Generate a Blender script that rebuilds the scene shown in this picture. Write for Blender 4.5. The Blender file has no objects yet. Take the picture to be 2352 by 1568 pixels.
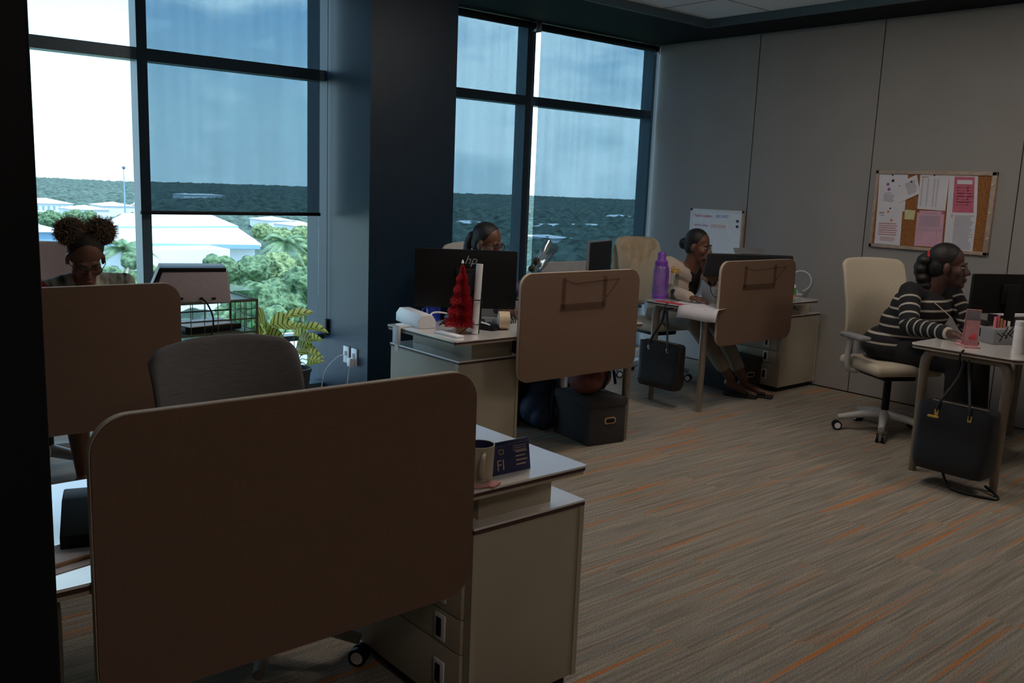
import bpy, bmesh, math, random
from mathutils import Vector, Matrix, noise, Euler
random.seed(4)
PI = math.pi
V = Vector
sc = bpy.context.scene
COL = sc.collection
# ------------------------------------------------------------------ camera
CAMPOS = V((0, 0, 1.54))
F = 2076.567
RX, RY, RZ = -1.39975308, -0.0397873896, 0.70766724
def _m(a): return Matrix(a)
_a = _m(((1,0,0),(0,math.cos(RX),-math.sin(RX)),(0,math.sin(RX),math.cos(RX))))
_b = _m(((math.cos(RY),-math.sin(RY),0),(math.sin(RY),math.cos(RY),0),(0,0,1)))
_c = _m(((math.cos(RZ),-math.sin(RZ),0),(math.sin(RZ),math.cos(RZ),0),(0,0,1)))
CM = _b @ _a @ _c            # world -> camera axes
cd = bpy.data.cameras.new('camera'); cam = bpy.data.objects.new('camera', cd); COL.objects.link(cam)
cam.matrix_world = Matrix.Translation(CAMPOS) @ CM.transposed().to_4x4()
cd.sensor_width = 36; cd.lens = F/2352*36; cd.clip_start = .02; cd.clip_end = 4000
sc.camera = cam
def at(px, py, Y=None, X=None, Z=None):
    d = CM.transposed() @ V(((px-1176)/F, -(py-784)/F, -1))
    t = Y/d.y if Y is not None else X/d.x if X is not None else (Z-1.54)/d.z
    return CAMPOS + d*t
# ------------------------------------------------------------------ world, sun, exposure
sc.view_settings.view_transform = 'Standard'; sc.view_settings.look = 'None'
sc.view_settings.exposure = 0.0; sc.view_settings.gamma = 1.0; sc.view_settings.use_curve_mapping = False
w = bpy.data.worlds.new('sky'); sc.world = w; w.use_nodes = True
nt = w.node_tree; nt.nodes.clear()
def nn(nt, t, **k):
    n = nt.nodes.new(t)
    for a, v in k.items(): setattr(n, a, v)
    return n
def ramp(nt, src, stops):
    r = nn(nt, 'ShaderNodeValToRGB'); e = r.color_ramp.elements
    e[0].position = stops[0][0]; e[0].color = (*stops[0][1], 1)
    e[1].position = stops[-1][0]; e[1].color = (*stops[-1][1], 1)
    for p, c in stops[1:-1]:
        x = e.new(p); x.color = (*c, 1)
    nt.links.new(src, r.inputs[0]); return r.outputs[0]
tc = nn(nt, 'ShaderNodeTexCoord'); sep = nn(nt, 'ShaderNodeSeparateXYZ'); nt.links.new(tc.outputs['Generated'], sep.inputs[0])
sky = ramp(nt, sep.outputs[2], [(0.0,(1.0,1.2,1.3)),(.06,(.95,1.2,1.3)),(.22,(.42,.75,1.15)),(1,(.5,.75,1.1))])
mp = nn(nt, 'ShaderNodeMapping'); mp.inputs['Scale'].default_value = (3.2, 3.2, 7.5); mp.inputs['Location'].default_value = (.4,.2,.35)
nt.links.new(tc.outputs['Generated'], mp.inputs[0])
nz = nn(nt, 'ShaderNodeTexNoise'); nz.inputs['Scale'].default_value = 1.3; nz.inputs['Detail'].default_value = 6; nz.inputs['Roughness'].default_value = .55
nt.links.new(mp.outputs[0], nz.inputs[0])
cl = ramp(nt, nz.outputs[0], [(.49,(0,0,0)),(.60,(1,1,1))])
mx = nn(nt, 'ShaderNodeMix', data_type='RGBA'); nt.links.new(cl, mx.inputs[0]); nt.links.new(sky, mx.inputs[6]); mx.inputs[7].default_value = (1.5,1.62,1.68,1)
bg = nn(nt, 'ShaderNodeBackground'); bg.inputs[1].default_value = 2.2; nt.links.new(mx.outputs[2], bg.inputs[0])
wo = nn(nt, 'ShaderNodeOutputWorld'); nt.links.new(bg.outputs[0], wo.inputs[0])
sd = bpy.data.lights.new('sun', 'SUN'); sd.energy = 4.0; sd.angle = .01; sd.color = (1,.93,.82)
so = bpy.data.objects.new('sun', sd); COL.objects.link(so); so.rotation_euler = (math.radians(32), 0, math.radians(25)); so.location = (0,-3,30)

# ------------------------------------------------------------------ materials
MATS = {}
def mat(name, col, rough=.6, metal=0, var=.08, scale=30, bump=0, spec=.5, trans=0, stretch=(1,1,1), col2=None, alpha=1, emit=None, bd=.004):
    if name in MATS: return MATS[name]
    m = bpy.data.materials.new(name); m.use_nodes = True; t = m.node_tree; b = t.nodes['Principled BSDF']
    b.inputs['Roughness'].default_value = rough; b.inputs['Metallic'].default_value = metal
    b.inputs['Specular IOR Level'].default_value = spec; b.inputs['Transmission Weight'].default_value = trans
    c = nn(t, 'ShaderNodeTexCoord'); p = nn(t, 'ShaderNodeMapping'); p.inputs['Scale'].default_value = stretch
    n = nn(t, 'ShaderNodeTexNoise'); n.inputs['Scale'].default_value = scale; n.inputs['Detail'].default_value = 4
    t.links.new(c.outputs['Object'], p.inputs[0]); t.links.new(p.outputs[0], n.inputs[0])
    lo = tuple(x*(1-var) for x in col); hi = col2 or tuple(min(1, x*(1+var)) for x in col)
    t.links.new(ramp(t, n.outputs[0], [(.35, lo), (.65, hi)]), b.inputs['Base Color'])
    if bump:
        bb = nn(t, 'ShaderNodeBump'); bb.inputs['Strength'].default_value = bump; bb.inputs['Distance'].default_value = bd
        t.links.new(n.outputs[0], bb.inputs['Height']); t.links.new(bb.outputs[0], b.inputs['Normal'])
    if emit: b.inputs['Emission Color'].default_value = (*emit, 1); b.inputs['Emission Strength'].default_value = 1
    MATS[name] = m; return m
def mat_clear(name, tint, gl=.12, rough=.05, dif=None, dfac=0):
    m = bpy.data.materials.new(name); m.use_nodes = True; t = m.node_tree; t.nodes.clear()
    tr = nn(t, 'ShaderNodeBsdfTransparent'); tr.inputs[0].default_value = (*tint, 1)
    g = nn(t, 'ShaderNodeBsdfGlossy'); g.inputs['Roughness'].default_value = rough
    mxs = nn(t, 'ShaderNodeMixShader'); mxs.inputs[0].default_value = gl
    t.links.new(tr.outputs[0], mxs.inputs[1]); t.links.new(g.outputs[0], mxs.inputs[2]); last = mxs
    if dif:
        d = nn(t, 'ShaderNodeBsdfDiffuse'); d.inputs[0].default_value = (*dif, 1)
        m2 = nn(t, 'ShaderNodeMixShader'); m2.inputs[0].default_value = dfac
        t.links.new(mxs.outputs[0], m2.inputs[1]); t.links.new(d.outputs[0], m2.inputs[2]); last = m2
    o = nn(t, 'ShaderNodeOutputMaterial'); t.links.new(last.outputs[0], o.inputs[0])
    MATS[name] = m; return m
M = {}
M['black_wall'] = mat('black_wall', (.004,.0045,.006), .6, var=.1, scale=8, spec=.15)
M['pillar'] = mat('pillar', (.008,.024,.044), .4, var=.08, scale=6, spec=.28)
M['frame'] = mat('frame', (.06,.10,.125), .4, .2, var=.05)
M['wall'] = mat('wall', (.30,.285,.275), .75, var=.03, scale=3)
M['seam'] = mat('seam', (.03,.025,.025), .8)
M['ceil'] = mat('ceil', (.80,.80,.77), .9, var=.05, scale=60)
M['soffit'] = mat('soffit', (.004,.005,.006), .7, var=.05, spec=.2)
M['office_wall'] = mat('office_wall', (.5,.42,.34), .9, var=.03)
M['white_lam'] = mat('white_lam', (.80,.78,.76), .22, var=.02, scale=5)
M['trim'] = mat('trim', (.50,.41,.33), .7, var=.04)
M['edge'] = mat('edge', (.06,.025,.022), .5)
M['cream'] = mat('cream', (.42,.375,.29), .5, var=.03, scale=6)
M['metal'] = mat('metal', (.22,.18,.14), .4, .35, var=.05)
M['chrome'] = mat('chrome', (.7,.7,.7), .2, 1)
M['plastic_white'] = mat('plastic_white', (.75,.75,.78), .4, var=.03)
M['plastic_black'] = mat('plastic_black', (.007,.007,.008), .5, var=.1, spec=.25)
M['plastic_grey'] = mat('plastic_grey', (.22,.23,.25), .5, var=.05)
M['chair_grey'] = mat('chair_grey', (.12,.115,.12), .9, var=.12, scale=25, stretch=(1,1,14), bump=.2)
M['chair_cream'] = mat('chair_cream', (.52,.46,.36), .9, var=.1, scale=200, bump=.3)
M['chair_frame'] = mat('chair_frame', (.42,.42,.42), .5, var=.04)
M['cloth_cream'] = mat('cloth_cream', (.55,.44,.30), .95, var=.12, scale=14, bump=.4)
M['white'] = mat('white', (.8,.8,.82), .6, var=.02)
M['paper'] = mat('paper', (.68,.66,.72), .8, var=.03, scale=4)
M['paper_pink'] = mat('paper_pink', (.62,.36,.46), .8, var=.04, scale=6)
M['print_pink'] = mat('print_pink', (.55,.13,.2), .8, var=.1, scale=20)
M['print_grey'] = mat('print_grey', (.30,.28,.34), .8, var=.1)
M['print_red'] = mat('print_red', (.5,.22,.22), .8, var=.1)
M['ink'] = mat('ink', (.02,.015,.02), .6)
M['ink_red'] = mat('ink_red', (.6,.08,.12), .6)
M['ink_blue'] = mat('ink_blue', (.08,.18,.5), .6)
M['ink_purple'] = mat('ink_purple', (.35,.1,.35), .6)
M['ink_orange'] = mat('ink_orange', (.7,.25,.12), .6)
M['cork'] = mat('cork', (.30,.12,.035), .9, var=.25, scale=120, bump=.3)
M['board_frame'] = mat('board_frame', (.40,.31,.25), .5, var=.12, scale=20)
M['note'] = mat('note', (.6,.58,.32), .8)
M['navy'] = mat('navy', (.02,.025,.09), .5, var=.1)
M['gold'] = mat('gold', (.6,.4,.1), .4, .4)
M['leather'] = mat('leather', (.008,.008,.010), .45, var=.2, scale=60, bump=.3)
M['leather_navy'] = mat('leather_navy', (.007,.009,.014), .5, var=.2, scale=60, bump=.3)
M['storage'] = mat('storage', (.035,.034,.037), .9, var=.12, scale=150, bump=.2)
M['red_bag'] = mat('red_bag', (.18,.055,.045), .7, var=.2, scale=30)
M['blue_bag'] = mat('blue_bag', (.012,.025,.06), .7, var=.3, scale=18)
M['red'] = mat('red', (.66,.045,.07), .7, var=.3, scale=80)
M['wood'] = mat('wood', (.45,.25,.12), .6, var=.15, scale=20)
M['tape'] = mat('tape', (.62,.5,.34), .5, var=.04)
M['blue'] = mat('blue', (.02,.06,.6), .4)
M['purple'] = mat('purple', (.20,.06,.42), .35, var=.08)
M['purple_clear'] = mat('purple_clear', (.33,.18,.55), .2, var=.2, scale=12, trans=.35)
M['pink'] = mat('pink', (.75,.22,.28), .5)
M['pink_clear'] = mat('pink_clear', (.6,.3,.33), .3, trans=.3)
M['green'] = mat('green', (.05,.25,.08), .5)
M['monitor_grey'] = mat('monitor_grey', (.03,.03,.034), .5, var=.05)
M['hp'] = mat('hp', (.35,.36,.36), .35, .3)
M['skin'] = mat('skin', (.13,.055,.032), .5, var=.12, scale=25)
M['skin_dark'] = mat('skin_dark', (.075,.032,.022), .5, var=.12, scale=25)
M['hair'] = mat('hair', (.008,.007,.007), .55, var=.3, scale=120, bump=.6)
M['hair_puff'] = mat('hair_puff', (.012,.008,.006), .8, var=.4, scale=60, bump=.8)
M['hair_tip'] = mat('hair_tip', (.20,.11,.04), .8, var=.4, scale=60)
M['eye'] = mat('eye', (.28,.25,.23), .3)
M['cardigan'] = mat('cardigan', (.52,.43,.36), .9, var=.06, scale=90, bump=.3)
M['black_cloth'] = mat('black_cloth', (.01,.01,.012), .9, var=.2)
M['khaki'] = mat('khaki', (.27,.23,.18), .9, var=.08, scale=15)
M['red_cloth'] = mat('red_cloth', (.5,.02,.03), .8, var=.15)
M['scarf'] = mat('scarf', (.02,.03,.03), .9, var=.5, scale=22, stretch=(1,.3,.3), col2=(.5,.5,.42))
M['lips'] = mat('lips', (.16,.04,.035), .5)
M['glass_clear'] = mat_clear('glass_clear', (.9,.95,.95), .1)
M['acrylic'] = mat_clear('acrylic', (.62,.75,.68), .12)
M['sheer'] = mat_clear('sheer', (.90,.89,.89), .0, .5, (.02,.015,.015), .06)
M['film'] = mat_clear('film', (.72,.8,.85), .35, .15)
M['window_glass'] = mat_clear('window_glass', (.87,.965,1.0), .06, .0)
M['ext_white'] = mat('ext_white', (.8,.82,.85), .8, var=.02, scale=.3)
M['ext_roof'] = mat('ext_roof', (.85,.86,.88), .8, var=.02, scale=.2)
M['ext_blue'] = mat('ext_blue', (.25,.42,.6), .8, var=.03, scale=.2)
M['ext_dark'] = mat('ext_dark', (.12,.16,.26), .8)
M['ext_ground'] = mat('ext_ground', (.24,.33,.18), .95, var=.3, scale=.08)
M['ext_forest'] = mat('ext_forest', (.04,.08,.065), .95, var=.45, scale=.3, col2=(.11,.17,.135), bump=1, bd=1.5)
M['ext_ledge'] = mat('ext_ledge', (.85,.86,.88), .8, var=.02)
M['crown'] = mat('crown', (.045,.115,.055), .95, var=.4, scale=2.2, col2=(.20,.31,.16), bump=1, bd=.5)
M['crown2'] = mat('crown2', (.09,.18,.07), .95, var=.4, scale=2.4, col2=(.33,.42,.20), bump=1, bd=.5)
M['palm'] = mat('palm', (.10,.22,.09), .7, var=.3, scale=1, col2=(.24,.36,.2))
M['trunk'] = mat('trunk', (.3,.26,.2), .9, var=.2, scale=3)
M['pot'] = mat('pot', (.03,.033,.035), .5)
M['soil'] = mat('soil', (.03,.02,.012), .95)
M['wire'] = mat('wire', (.12,.13,.09), .5, .5)
M['printer'] = mat('printer', (.42,.36,.37), .5, var=.03)
_b = M['white_lam'].node_tree.nodes['Principled BSDF']; _b.inputs['Coat Weight'].default_value = 1; _b.inputs['Coat Roughness'].default_value = .12; _b.inputs['Coat IOR'].default_value = 1.8
# blinds: open weave
def mat_blind():
    m = bpy.data.materials.new('blind_weave'); m.use_nodes = True; t = m.node_tree; t.nodes.clear()
    c = nn(t, 'ShaderNodeTexCoord'); p = nn(t, 'ShaderNodeMapping'); p.inputs['Scale'].default_value = (14,14,.5)
    n = nn(t, 'ShaderNodeTexNoise'); n.inputs['Scale'].default_value = 1.0; n.inputs['Detail'].default_value = 3
    t.links.new(c.outputs['Object'], p.inputs[0]); t.links.new(p.outputs[0], n.inputs[0])
    tr = nn(t, 'ShaderNodeBsdfTransparent')
    t.links.new(ramp(t, n.outputs[0], [(.3,(.355,.415,.45)),(.7,(.38,.445,.48))]), tr.inputs[0])
    d = nn(t, 'ShaderNodeBsdfDiffuse'); d.inputs[0].default_value = (.02,.028,.034,1)
    a = nn(t, 'ShaderNodeAddShader'); t.links.new(tr.outputs[0], a.inputs[0]); t.links.new(d.outputs[0], a.inputs[1])
    o = nn(t, 'ShaderNodeOutputMaterial'); t.links.new(a.outputs[0], o.inputs[0]); return m
M['blind'] = mat_blind()
def mat_panel():
    m = bpy.data.materials.new('panel_fabric'); m.use_nodes = True; t = m.node_tree; b = t.nodes['Principled BSDF']
    b.inputs['Roughness'].default_value = .95; b.inputs['Specular IOR Level'].default_value = .15
    c = nn(t, 'ShaderNodeTexCoord'); outs = []
    for s in ((10,10,420),(420,10,10)):
        p = nn(t, 'ShaderNodeMapping'); p.inputs['Scale'].default_value = s
        n = nn(t, 'ShaderNodeTexNoise'); n.inputs['Scale'].default_value = 1.5; n.inputs['Detail'].default_value = 3
        t.links.new(c.outputs['Object'], p.inputs[0]); t.links.new(p.outputs[0], n.inputs[0]); outs.append(n.outputs[0])
    ad = nn(t, 'ShaderNodeMath', operation='ADD'); t.links.new(outs[0], ad.inputs[0]); t.links.new(outs[1], ad.inputs[1])
    hf = nn(t, 'ShaderNodeMath', operation='MULTIPLY'); hf.inputs[1].default_value = .5; t.links.new(ad.outputs[0], hf.inputs[0])
    t.links.new(ramp(t, hf.outputs[0], [(.35,(.165,.105,.075)),(.65,(.20,.13,.093))]), b.inputs['Base Color'])
    bb = nn(t, 'ShaderNodeBump'); bb.inputs['Strength'].default_value = .3; bb.inputs['Distance'].default_value = .002
    t.links.new(hf.outputs[0], bb.inputs['Height']); t.links.new(bb.outputs[0], b.inputs['Normal'])
    tl = nn(t, 'ShaderNodeBsdfTranslucent'); tl.inputs[0].default_value = (.75,.5,.38,1); ms = nn(t, 'ShaderNodeMixShader'); ms.inputs[0].default_value = .12
    t.links.new(b.outputs[0], ms.inputs[1]); t.links.new(tl.outputs[0], ms.inputs[2]); t.links.new(ms.outputs[0], t.nodes['Material Output'].inputs[0]); return m
M['panel'] = mat_panel()
def mat_carpet():
    m = bpy.data.materials.new('carpet'); m.use_nodes = True; t = m.node_tree; b = t.nodes['Principled BSDF']
    b.inputs['Roughness'].default_value = 1; b.inputs['Specular IOR Level'].default_value = .1
    c = nn(t, 'ShaderNodeTexCoord'); sp = nn(t, 'ShaderNodeSeparateXYZ'); t.links.new(c.outputs['Object'], sp.inputs[0])
    def mth(op, a, bv):
        n = nn(t, 'ShaderNodeMath', operation=op)
        for i, x in enumerate((a, bv)):
            if isinstance(x, (int, float)): n.inputs[i].default_value = x
            else: t.links.new(x, n.inputs[i])
        return n.outputs[0]
    row = mth('FLOOR', mth('DIVIDE', sp.outputs[1], .25), 0)
    off = mth('MULTIPLY', mth('FRACT', mth('MULTIPLY', row, .377), 0), 1.0)
    colx = mth('FLOOR', mth('ADD', sp.outputs[0], off), 0)
    cb = nn(t, 'ShaderNodeCombineXYZ'); t.links.new(colx, cb.inputs[0]); t.links.new(row, cb.inputs[1])
    wn = nn(t, 'ShaderNodeTexWhiteNoise'); t.links.new(cb.outputs[0], wn.inputs[0])
    # streaks: stretched noise along x, shifted per tile
    def streak(sx, sy, k, seed):
        cc = nn(t, 'ShaderNodeCombineXYZ')
        t.links.new(mth('MULTIPLY', sp.outputs[0], sx), cc.inputs[0])
        t.links.new(mth('MULTIPLY', sp.outputs[1], sy), cc.inputs[1])
        t.links.new(mth('ADD', mth('MULTIPLY', wn.outputs[0], k), seed), cc.inputs[2])
        n = nn(t, 'ShaderNodeTexNoise'); n.inputs['Scale'].default_value = 1; n.inputs['Detail'].default_value = 2.5
        t.links.new(cc.outputs[0], n.inputs[0]); return n.outputs[0]
    base = ramp(t, streak(2.2, 75, 9, 0), [(.3,(.20,.175,.145)),(.5,(.29,.255,.21)),(.7,(.38,.33,.27))])
    blue = nn(t, 'ShaderNodeMix', data_type='RGBA'); t.links.new(ramp(t, streak(1.2, 38, 5, 30), [(.5,(0,0,0)),(.66,(.55,.55,.55))]), blue.inputs[0])
    t.links.new(base, blue.inputs[6]); blue.inputs[7].default_value = (.24,.25,.245,1)
    org = nn(t, 'ShaderNodeMix', data_type='RGBA'); t.links.new(ramp(t, streak(.8, 34, 7, 60), [(.60,(0,0,0)),(.70,(.9,.9,.9))]), org.inputs[0])
    t.links.new(blue.outputs[2], org.inputs[6]); org.inputs[7].default_value = (.55,.19,.05,1)
    n2 = nn(t, 'ShaderNodeTexNoise'); n2.inputs['Scale'].default_value = 160; n2.inputs['Detail'].default_value = 2; t.links.new(c.outputs['Object'], n2.inputs[0])
    mu = nn(t, 'ShaderNodeMix', data_type='RGBA', blend_type='MULTIPLY'); mu.inputs[0].default_value = 1
    t.links.new(org.outputs[2], mu.inputs[6]); t.links.new(ramp(t, n2.outputs[0], [(.3,(.62,.62,.62)),(.7,(1.15,1.15,1.15))]), mu.inputs[7])
    t.links.new(mu.outputs[2], b.inputs['Base Color'])
    bb = nn(t, 'ShaderNodeBump'); bb.inputs['Strength'].default_value = .4; bb.inputs['Distance'].default_value = .003
    t.links.new(n2.outputs[0], bb.inputs['Height']); t.links.new(bb.outputs[0], b.inputs['Normal']); return m
M['carpet'] = mat_carpet()
def mat_stripes():      # black knit with narrow white bands: bands from an attribute painted along the garment
    m = bpy.data.materials.new('striped_knit'); m.use_nodes = True; t = m.node_tree; b = t.nodes['Principled BSDF']; b.inputs['Roughness'].default_value = .9
    a = nn(t, 'ShaderNodeAttribute', attribute_name='band')
    t.links.new(ramp(t, a.outputs['Fac'], [(.4,(.008,.008,.011)),(.6,(.42,.38,.34))]), b.inputs['Base Color']); return m
M['stripes'] = mat_stripes()
def mat_emit(name, col, st):
    m = bpy.data.materials.new(name); m.use_nodes = True; t = m.node_tree; t.nodes.clear()
    e = nn(t, 'ShaderNodeEmission'); e.inputs[0].default_value = (*col,1); e.inputs[1].default_value = st
    o = nn(t, 'ShaderNodeOutputMaterial'); t.links.new(e.outputs[0], o.inputs[0]); return m
M['lamp'] = mat_emit('fill_glow', (1,.87,.75), 14.5)  # glow of the added ceiling fill panels
def mat_calathea():
    m = bpy.data.materials.new('calathea_leaf'); m.use_nodes = True; t = m.node_tree; b = t.nodes['Principled BSDF']; b.inputs['Roughness'].default_value = .3
    u = nn(t, 'ShaderNodeUVMap'); sp = nn(t, 'ShaderNodeSeparateXYZ'); t.links.new(u.outputs[0], sp.inputs[0])
    ab = nn(t, 'ShaderNodeMath', operation='SUBTRACT'); t.links.new(sp.outputs[1], ab.inputs[0]); ab.inputs[1].default_value = .5
    a2 = nn(t, 'ShaderNodeMath', operation='ABSOLUTE'); t.links.new(ab.outputs[0], a2.inputs[0])
    k = nn(t, 'ShaderNodeMath', operation='MULTIPLY'); k.inputs[1].default_value = -.35; t.links.new(a2.outputs[0], k.inputs[0])
    s = nn(t, 'ShaderNodeMath', operation='ADD'); t.links.new(sp.outputs[0], s.inputs[0]); t.links.new(k.outputs[0], s.inputs[1])
    f = nn(t, 'ShaderNodeMath', operation='MULTIPLY'); f.inputs[1].default_value = 5; t.links.new(s.outputs[0], f.inputs[0])
    fr = nn(t, 'ShaderNodeMath', operation='FRACT'); t.links.new(f.outputs[0], fr.inputs[0])
    c = ramp(t, fr.outputs[0], [(.3,(.62,.66,.18)),(.45,(.06,.11,.02)),(.58,(.06,.11,.02)),(.72,(.62,.66,.18))])
    t.links.new(c, b.inputs['Base Color'])
    tl = nn(t, 'ShaderNodeBsdfTranslucent'); t.links.new(c, tl.inputs[0]); ms = nn(t, 'ShaderNodeMixShader'); ms.inputs[0].default_value = .45
    t.links.new(b.outputs[0], ms.inputs[1]); t.links.new(tl.outputs[0], ms.inputs[2]); t.links.new(ms.outputs[0], t.nodes['Material Output'].inputs[0]); return m
M['calathea'] = mat_calathea()

# ------------------------------------------------------------------ mesh helpers
def bm_(): return bmesh.new()
def xf(bm, vs, mtx): bmesh.ops.transform(bm, matrix=mtx, verts=vs)
def box(bm, c, s, rz=0, bev=0, rot=None, seg=2):
    r = bmesh.ops.create_cube(bm, size=1); vs = r['verts']
    for v in vs: v.co = V((v.co.x*s[0], v.co.y*s[1], v.co.z*s[2]))
    if bev:
        es = list({e for v in vs for e in v.link_edges})
        rr = bmesh.ops.bevel(bm, geom=es, offset=bev, segments=seg, affect='EDGES', profile=.5)
        vs = list({v for f in rr['faces'] for v in f.verts} | {v for v in vs if v.is_valid})
    mtx = Matrix.Translation(c) @ (rot.to_4x4() if rot else Matrix.Rotation(rz, 4, 'Z'))
    xf(bm, vs, mtx); return vs
def b2(bm, lo, hi, bev=0):
    lo, hi = V(lo), V(hi); return box(bm, (lo+hi)/2, hi-lo, bev=bev)
def tube(bm, pts, r, seg=10, cap=True, closed=False):
    pts = [V(p) for p in pts]; n = len(pts); rs = r if isinstance(r, (list, tuple)) else [r]*n
    rings = []; up = None
    for i, p in enumerate(pts):
        a = pts[i-1] if i else (pts[-1] if closed else p); b = pts[(i+1) % n] if (i < n-1 or closed) else p
        d = (b-a).normalized()
        if up is None: up = V((0,0,1)) if abs(d.z) < .9 else V((1,0,0))
        u = (up - d*up.dot(d)).normalized(); up = u; w_ = d.cross(u)
        rings.append([bm.verts.new(p + (u*math.cos(t)+w_*math.sin(t))*rs[i]) for t in [2*PI*k/seg for k in range(seg)]])
    for i in range(n if closed else n-1):
        A, B = rings[i], rings[(i+1) % n]
        for k in range(seg): bm.faces.new((A[k], A[(k+1) % seg], B[(k+1) % seg], B[k]))
    if cap and not closed:
        bm.faces.new(rings[0][::-1]); bm.faces.new(rings[-1])
    return [v for q in rings for v in q]
def smooth_path(pts, n=6):
    pts = [V(p) for p in pts]; out = []
    for i in range(len(pts)-1):
        p0 = pts[max(0, i-1)]; p1 = pts[i]; p2 = pts[i+1]; p3 = pts[min(len(pts)-1, i+2)]
        for k in range(n):
            t = k/n; out.append(.5*((2*p1)+(p2-p0)*t+(2*p0-5*p1+4*p2-p3)*t*t+(3*p1-p0-3*p2+p3)*t**3))
    out.append(pts[-1]); return out
def lathe(bm, prof, c=(0,0,0), seg=24, mtx=None):
    c = V(c); rings = []
    for r, z in prof:
        rings.append([bm.verts.new(V((r*math.cos(2*PI*k/seg), r*math.sin(2*PI*k/seg), z))) for k in range(seg)] if r > 1e-6 else [bm.verts.new(V((0,0,z)))])
    for A, B in zip(rings, rings[1:]):
        for k in range(seg):
            k2 = (k+1) % seg
            if len(A) == 1 and len(B) == 1: continue
            if len(A) == 1: bm.faces.new((A[0], B[k2], B[k]))
            elif len(B) == 1: bm.faces.new((A[k], A[k2], B[0]))
            else: bm.faces.new((A[k], A[k2], B[k2], B[k]))
    vs = [v for q in rings for v in q]; xf(bm, vs, Matrix.Translation(c) @ (mtx or Matrix.Identity(4))); return vs
def ell(bm, c, r, rot=None, sub=3):
    q = bmesh.ops.create_icosphere(bm, subdivisions=sub, radius=1); r = (r,)*3 if isinstance(r, (int, float)) else r
    xf(bm, q['verts'], Matrix.Translation(c) @ (rot.to_4x4() if rot else Matrix.Identity(4)) @ Matrix.Diagonal((*r, 1))); return q['verts']
def cap(bm, a, ra, b, rb):
    t = bmesh.new()
    for c, r in ((a, ra), (b, rb)): ell(t, c, r, sub=2)
    h = bmesh.ops.convex_hull(t, input=t.verts)
    bmesh.ops.delete(t, geom=[x for x in h['geom_interior'] if isinstance(x, bmesh.types.BMVert)], context='VERTS')
    me = bpy.data.meshes.new('t'); t.to_mesh(me); t.free(); bm.from_mesh(me); bpy.data.meshes.remove(me)
def prism(bm, pts2, d, mtx=None, bev=0):
    """outline in xz, thickness d along y (0..d)"""
    A = [bm.verts.new(V((x, 0, z))) for x, z in pts2]; B = [bm.verts.new(V((x, d, z))) for x, z in pts2]; n = len(A)
    f1 = bm.faces.new(A); f2 = bm.faces.new(B[::-1])
    for k in range(n): bm.faces.new((A[k], B[k], B[(k+1) % n], A[(k+1) % n]))
    vs = A+B
    if bev:
        es = list(set(f1.edges) | set(f2.edges)); r = bmesh.ops.bevel(bm, geom=es, offset=bev, segments=3, affect='EDGES', profile=.5)
        vs = list({v for v in vs if v.is_valid} | {v for f in r['faces'] for v in f.verts})
    if mtx: xf(bm, vs, mtx)
    return vs
def rrect(w_, h, r, n=8, cx=0, cz=0):
    o = []
    for sx, sz, a0 in ((1,1,0),(-1,1,PI/2),(-1,-1,PI),(1,-1,1.5*PI)):
        for k in range(n+1):
            a = a0+PI/2*k/n; o.append((cx+sx*(w_/2-r)+r*math.cos(a), cz+sz*(h/2-r)+r*math.sin(a)))
    return o
def new(name, bm, m, parent=None, smooth=True, world=False):
    bmesh.ops.recalc_face_normals(bm, faces=bm.faces)
    if world and parent is not None:
        bmesh.ops.transform(bm, matrix=rootm(parent).inverted(), verts=bm.verts)
    me = bpy.data.meshes.new(name); bm.to_mesh(me); bm.free()
    o = bpy.data.objects.new(name, me); COL.objects.link(o)
    for x in (m if isinstance(m, list) else [m]): me.materials.append(M[x] if isinstance(x, str) else x)
    if parent is not None: o.parent = parent
    if smooth:
        me.polygons.foreach_set('use_smooth', [True]*len(me.polygons)); 
        try: me.set_sharp_from_angle(angle=math.radians(38))
        except Exception: pass
    return o
def rootm(p):
    m_ = Matrix.Translation(p.location) @ p.rotation_euler.to_matrix().to_4x4()
    while p.parent: p = p.parent; m_ = Matrix.Translation(p.location) @ p.rotation_euler.to_matrix().to_4x4() @ m_
    return m_
def tag(o, label, cat, group=None, kind=None):
    if label: o['label'] = label
    if cat: o['category'] = cat
    if group: o['group'] = group
    if kind: o['kind'] = kind
    return o
def thing(name, label, cat, loc=(0,0,0), rz=0, group=None):
    o = bpy.data.objects.new(name, None); COL.objects.link(o); o.location = loc; o.rotation_euler = (0,0,rz); o.empty_display_size = .1
    return tag(o, label, cat, group)
def struct(name, bm, m, parent=None, smooth=False, world=True):
    o = new(name, bm, m, parent, smooth, world)
    if parent is None: o['kind'] = 'structure'
    return o
def text(name, body, size, m, parent, mtx, shear=0, ext=.0004):
    cu = bpy.data.curves.new(name, 'FONT'); cu.body = body; cu.size = size; cu.shear = shear; cu.extrude = ext; cu.align_x = 'CENTER'; cu.align_y = 'CENTER'
    t = bpy.data.objects.new(name, cu); COL.objects.link(t); t.parent = parent
    t.matrix_local = rootm(parent).inverted() @ mtx if parent else mtx
    cu.materials.append(M[m]); return t
def face_m(pos, right, up):          # text frame: local x = right, local y = up
    r = V(right).normalized(); u = V(up).normalized(); n = r.cross(u)
    return Matrix((( r.x,u.x,n.x,pos[0]),(r.y,u.y,n.y,pos[1]),(r.z,u.z,n.z,pos[2]),(0,0,0,1)))

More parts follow.
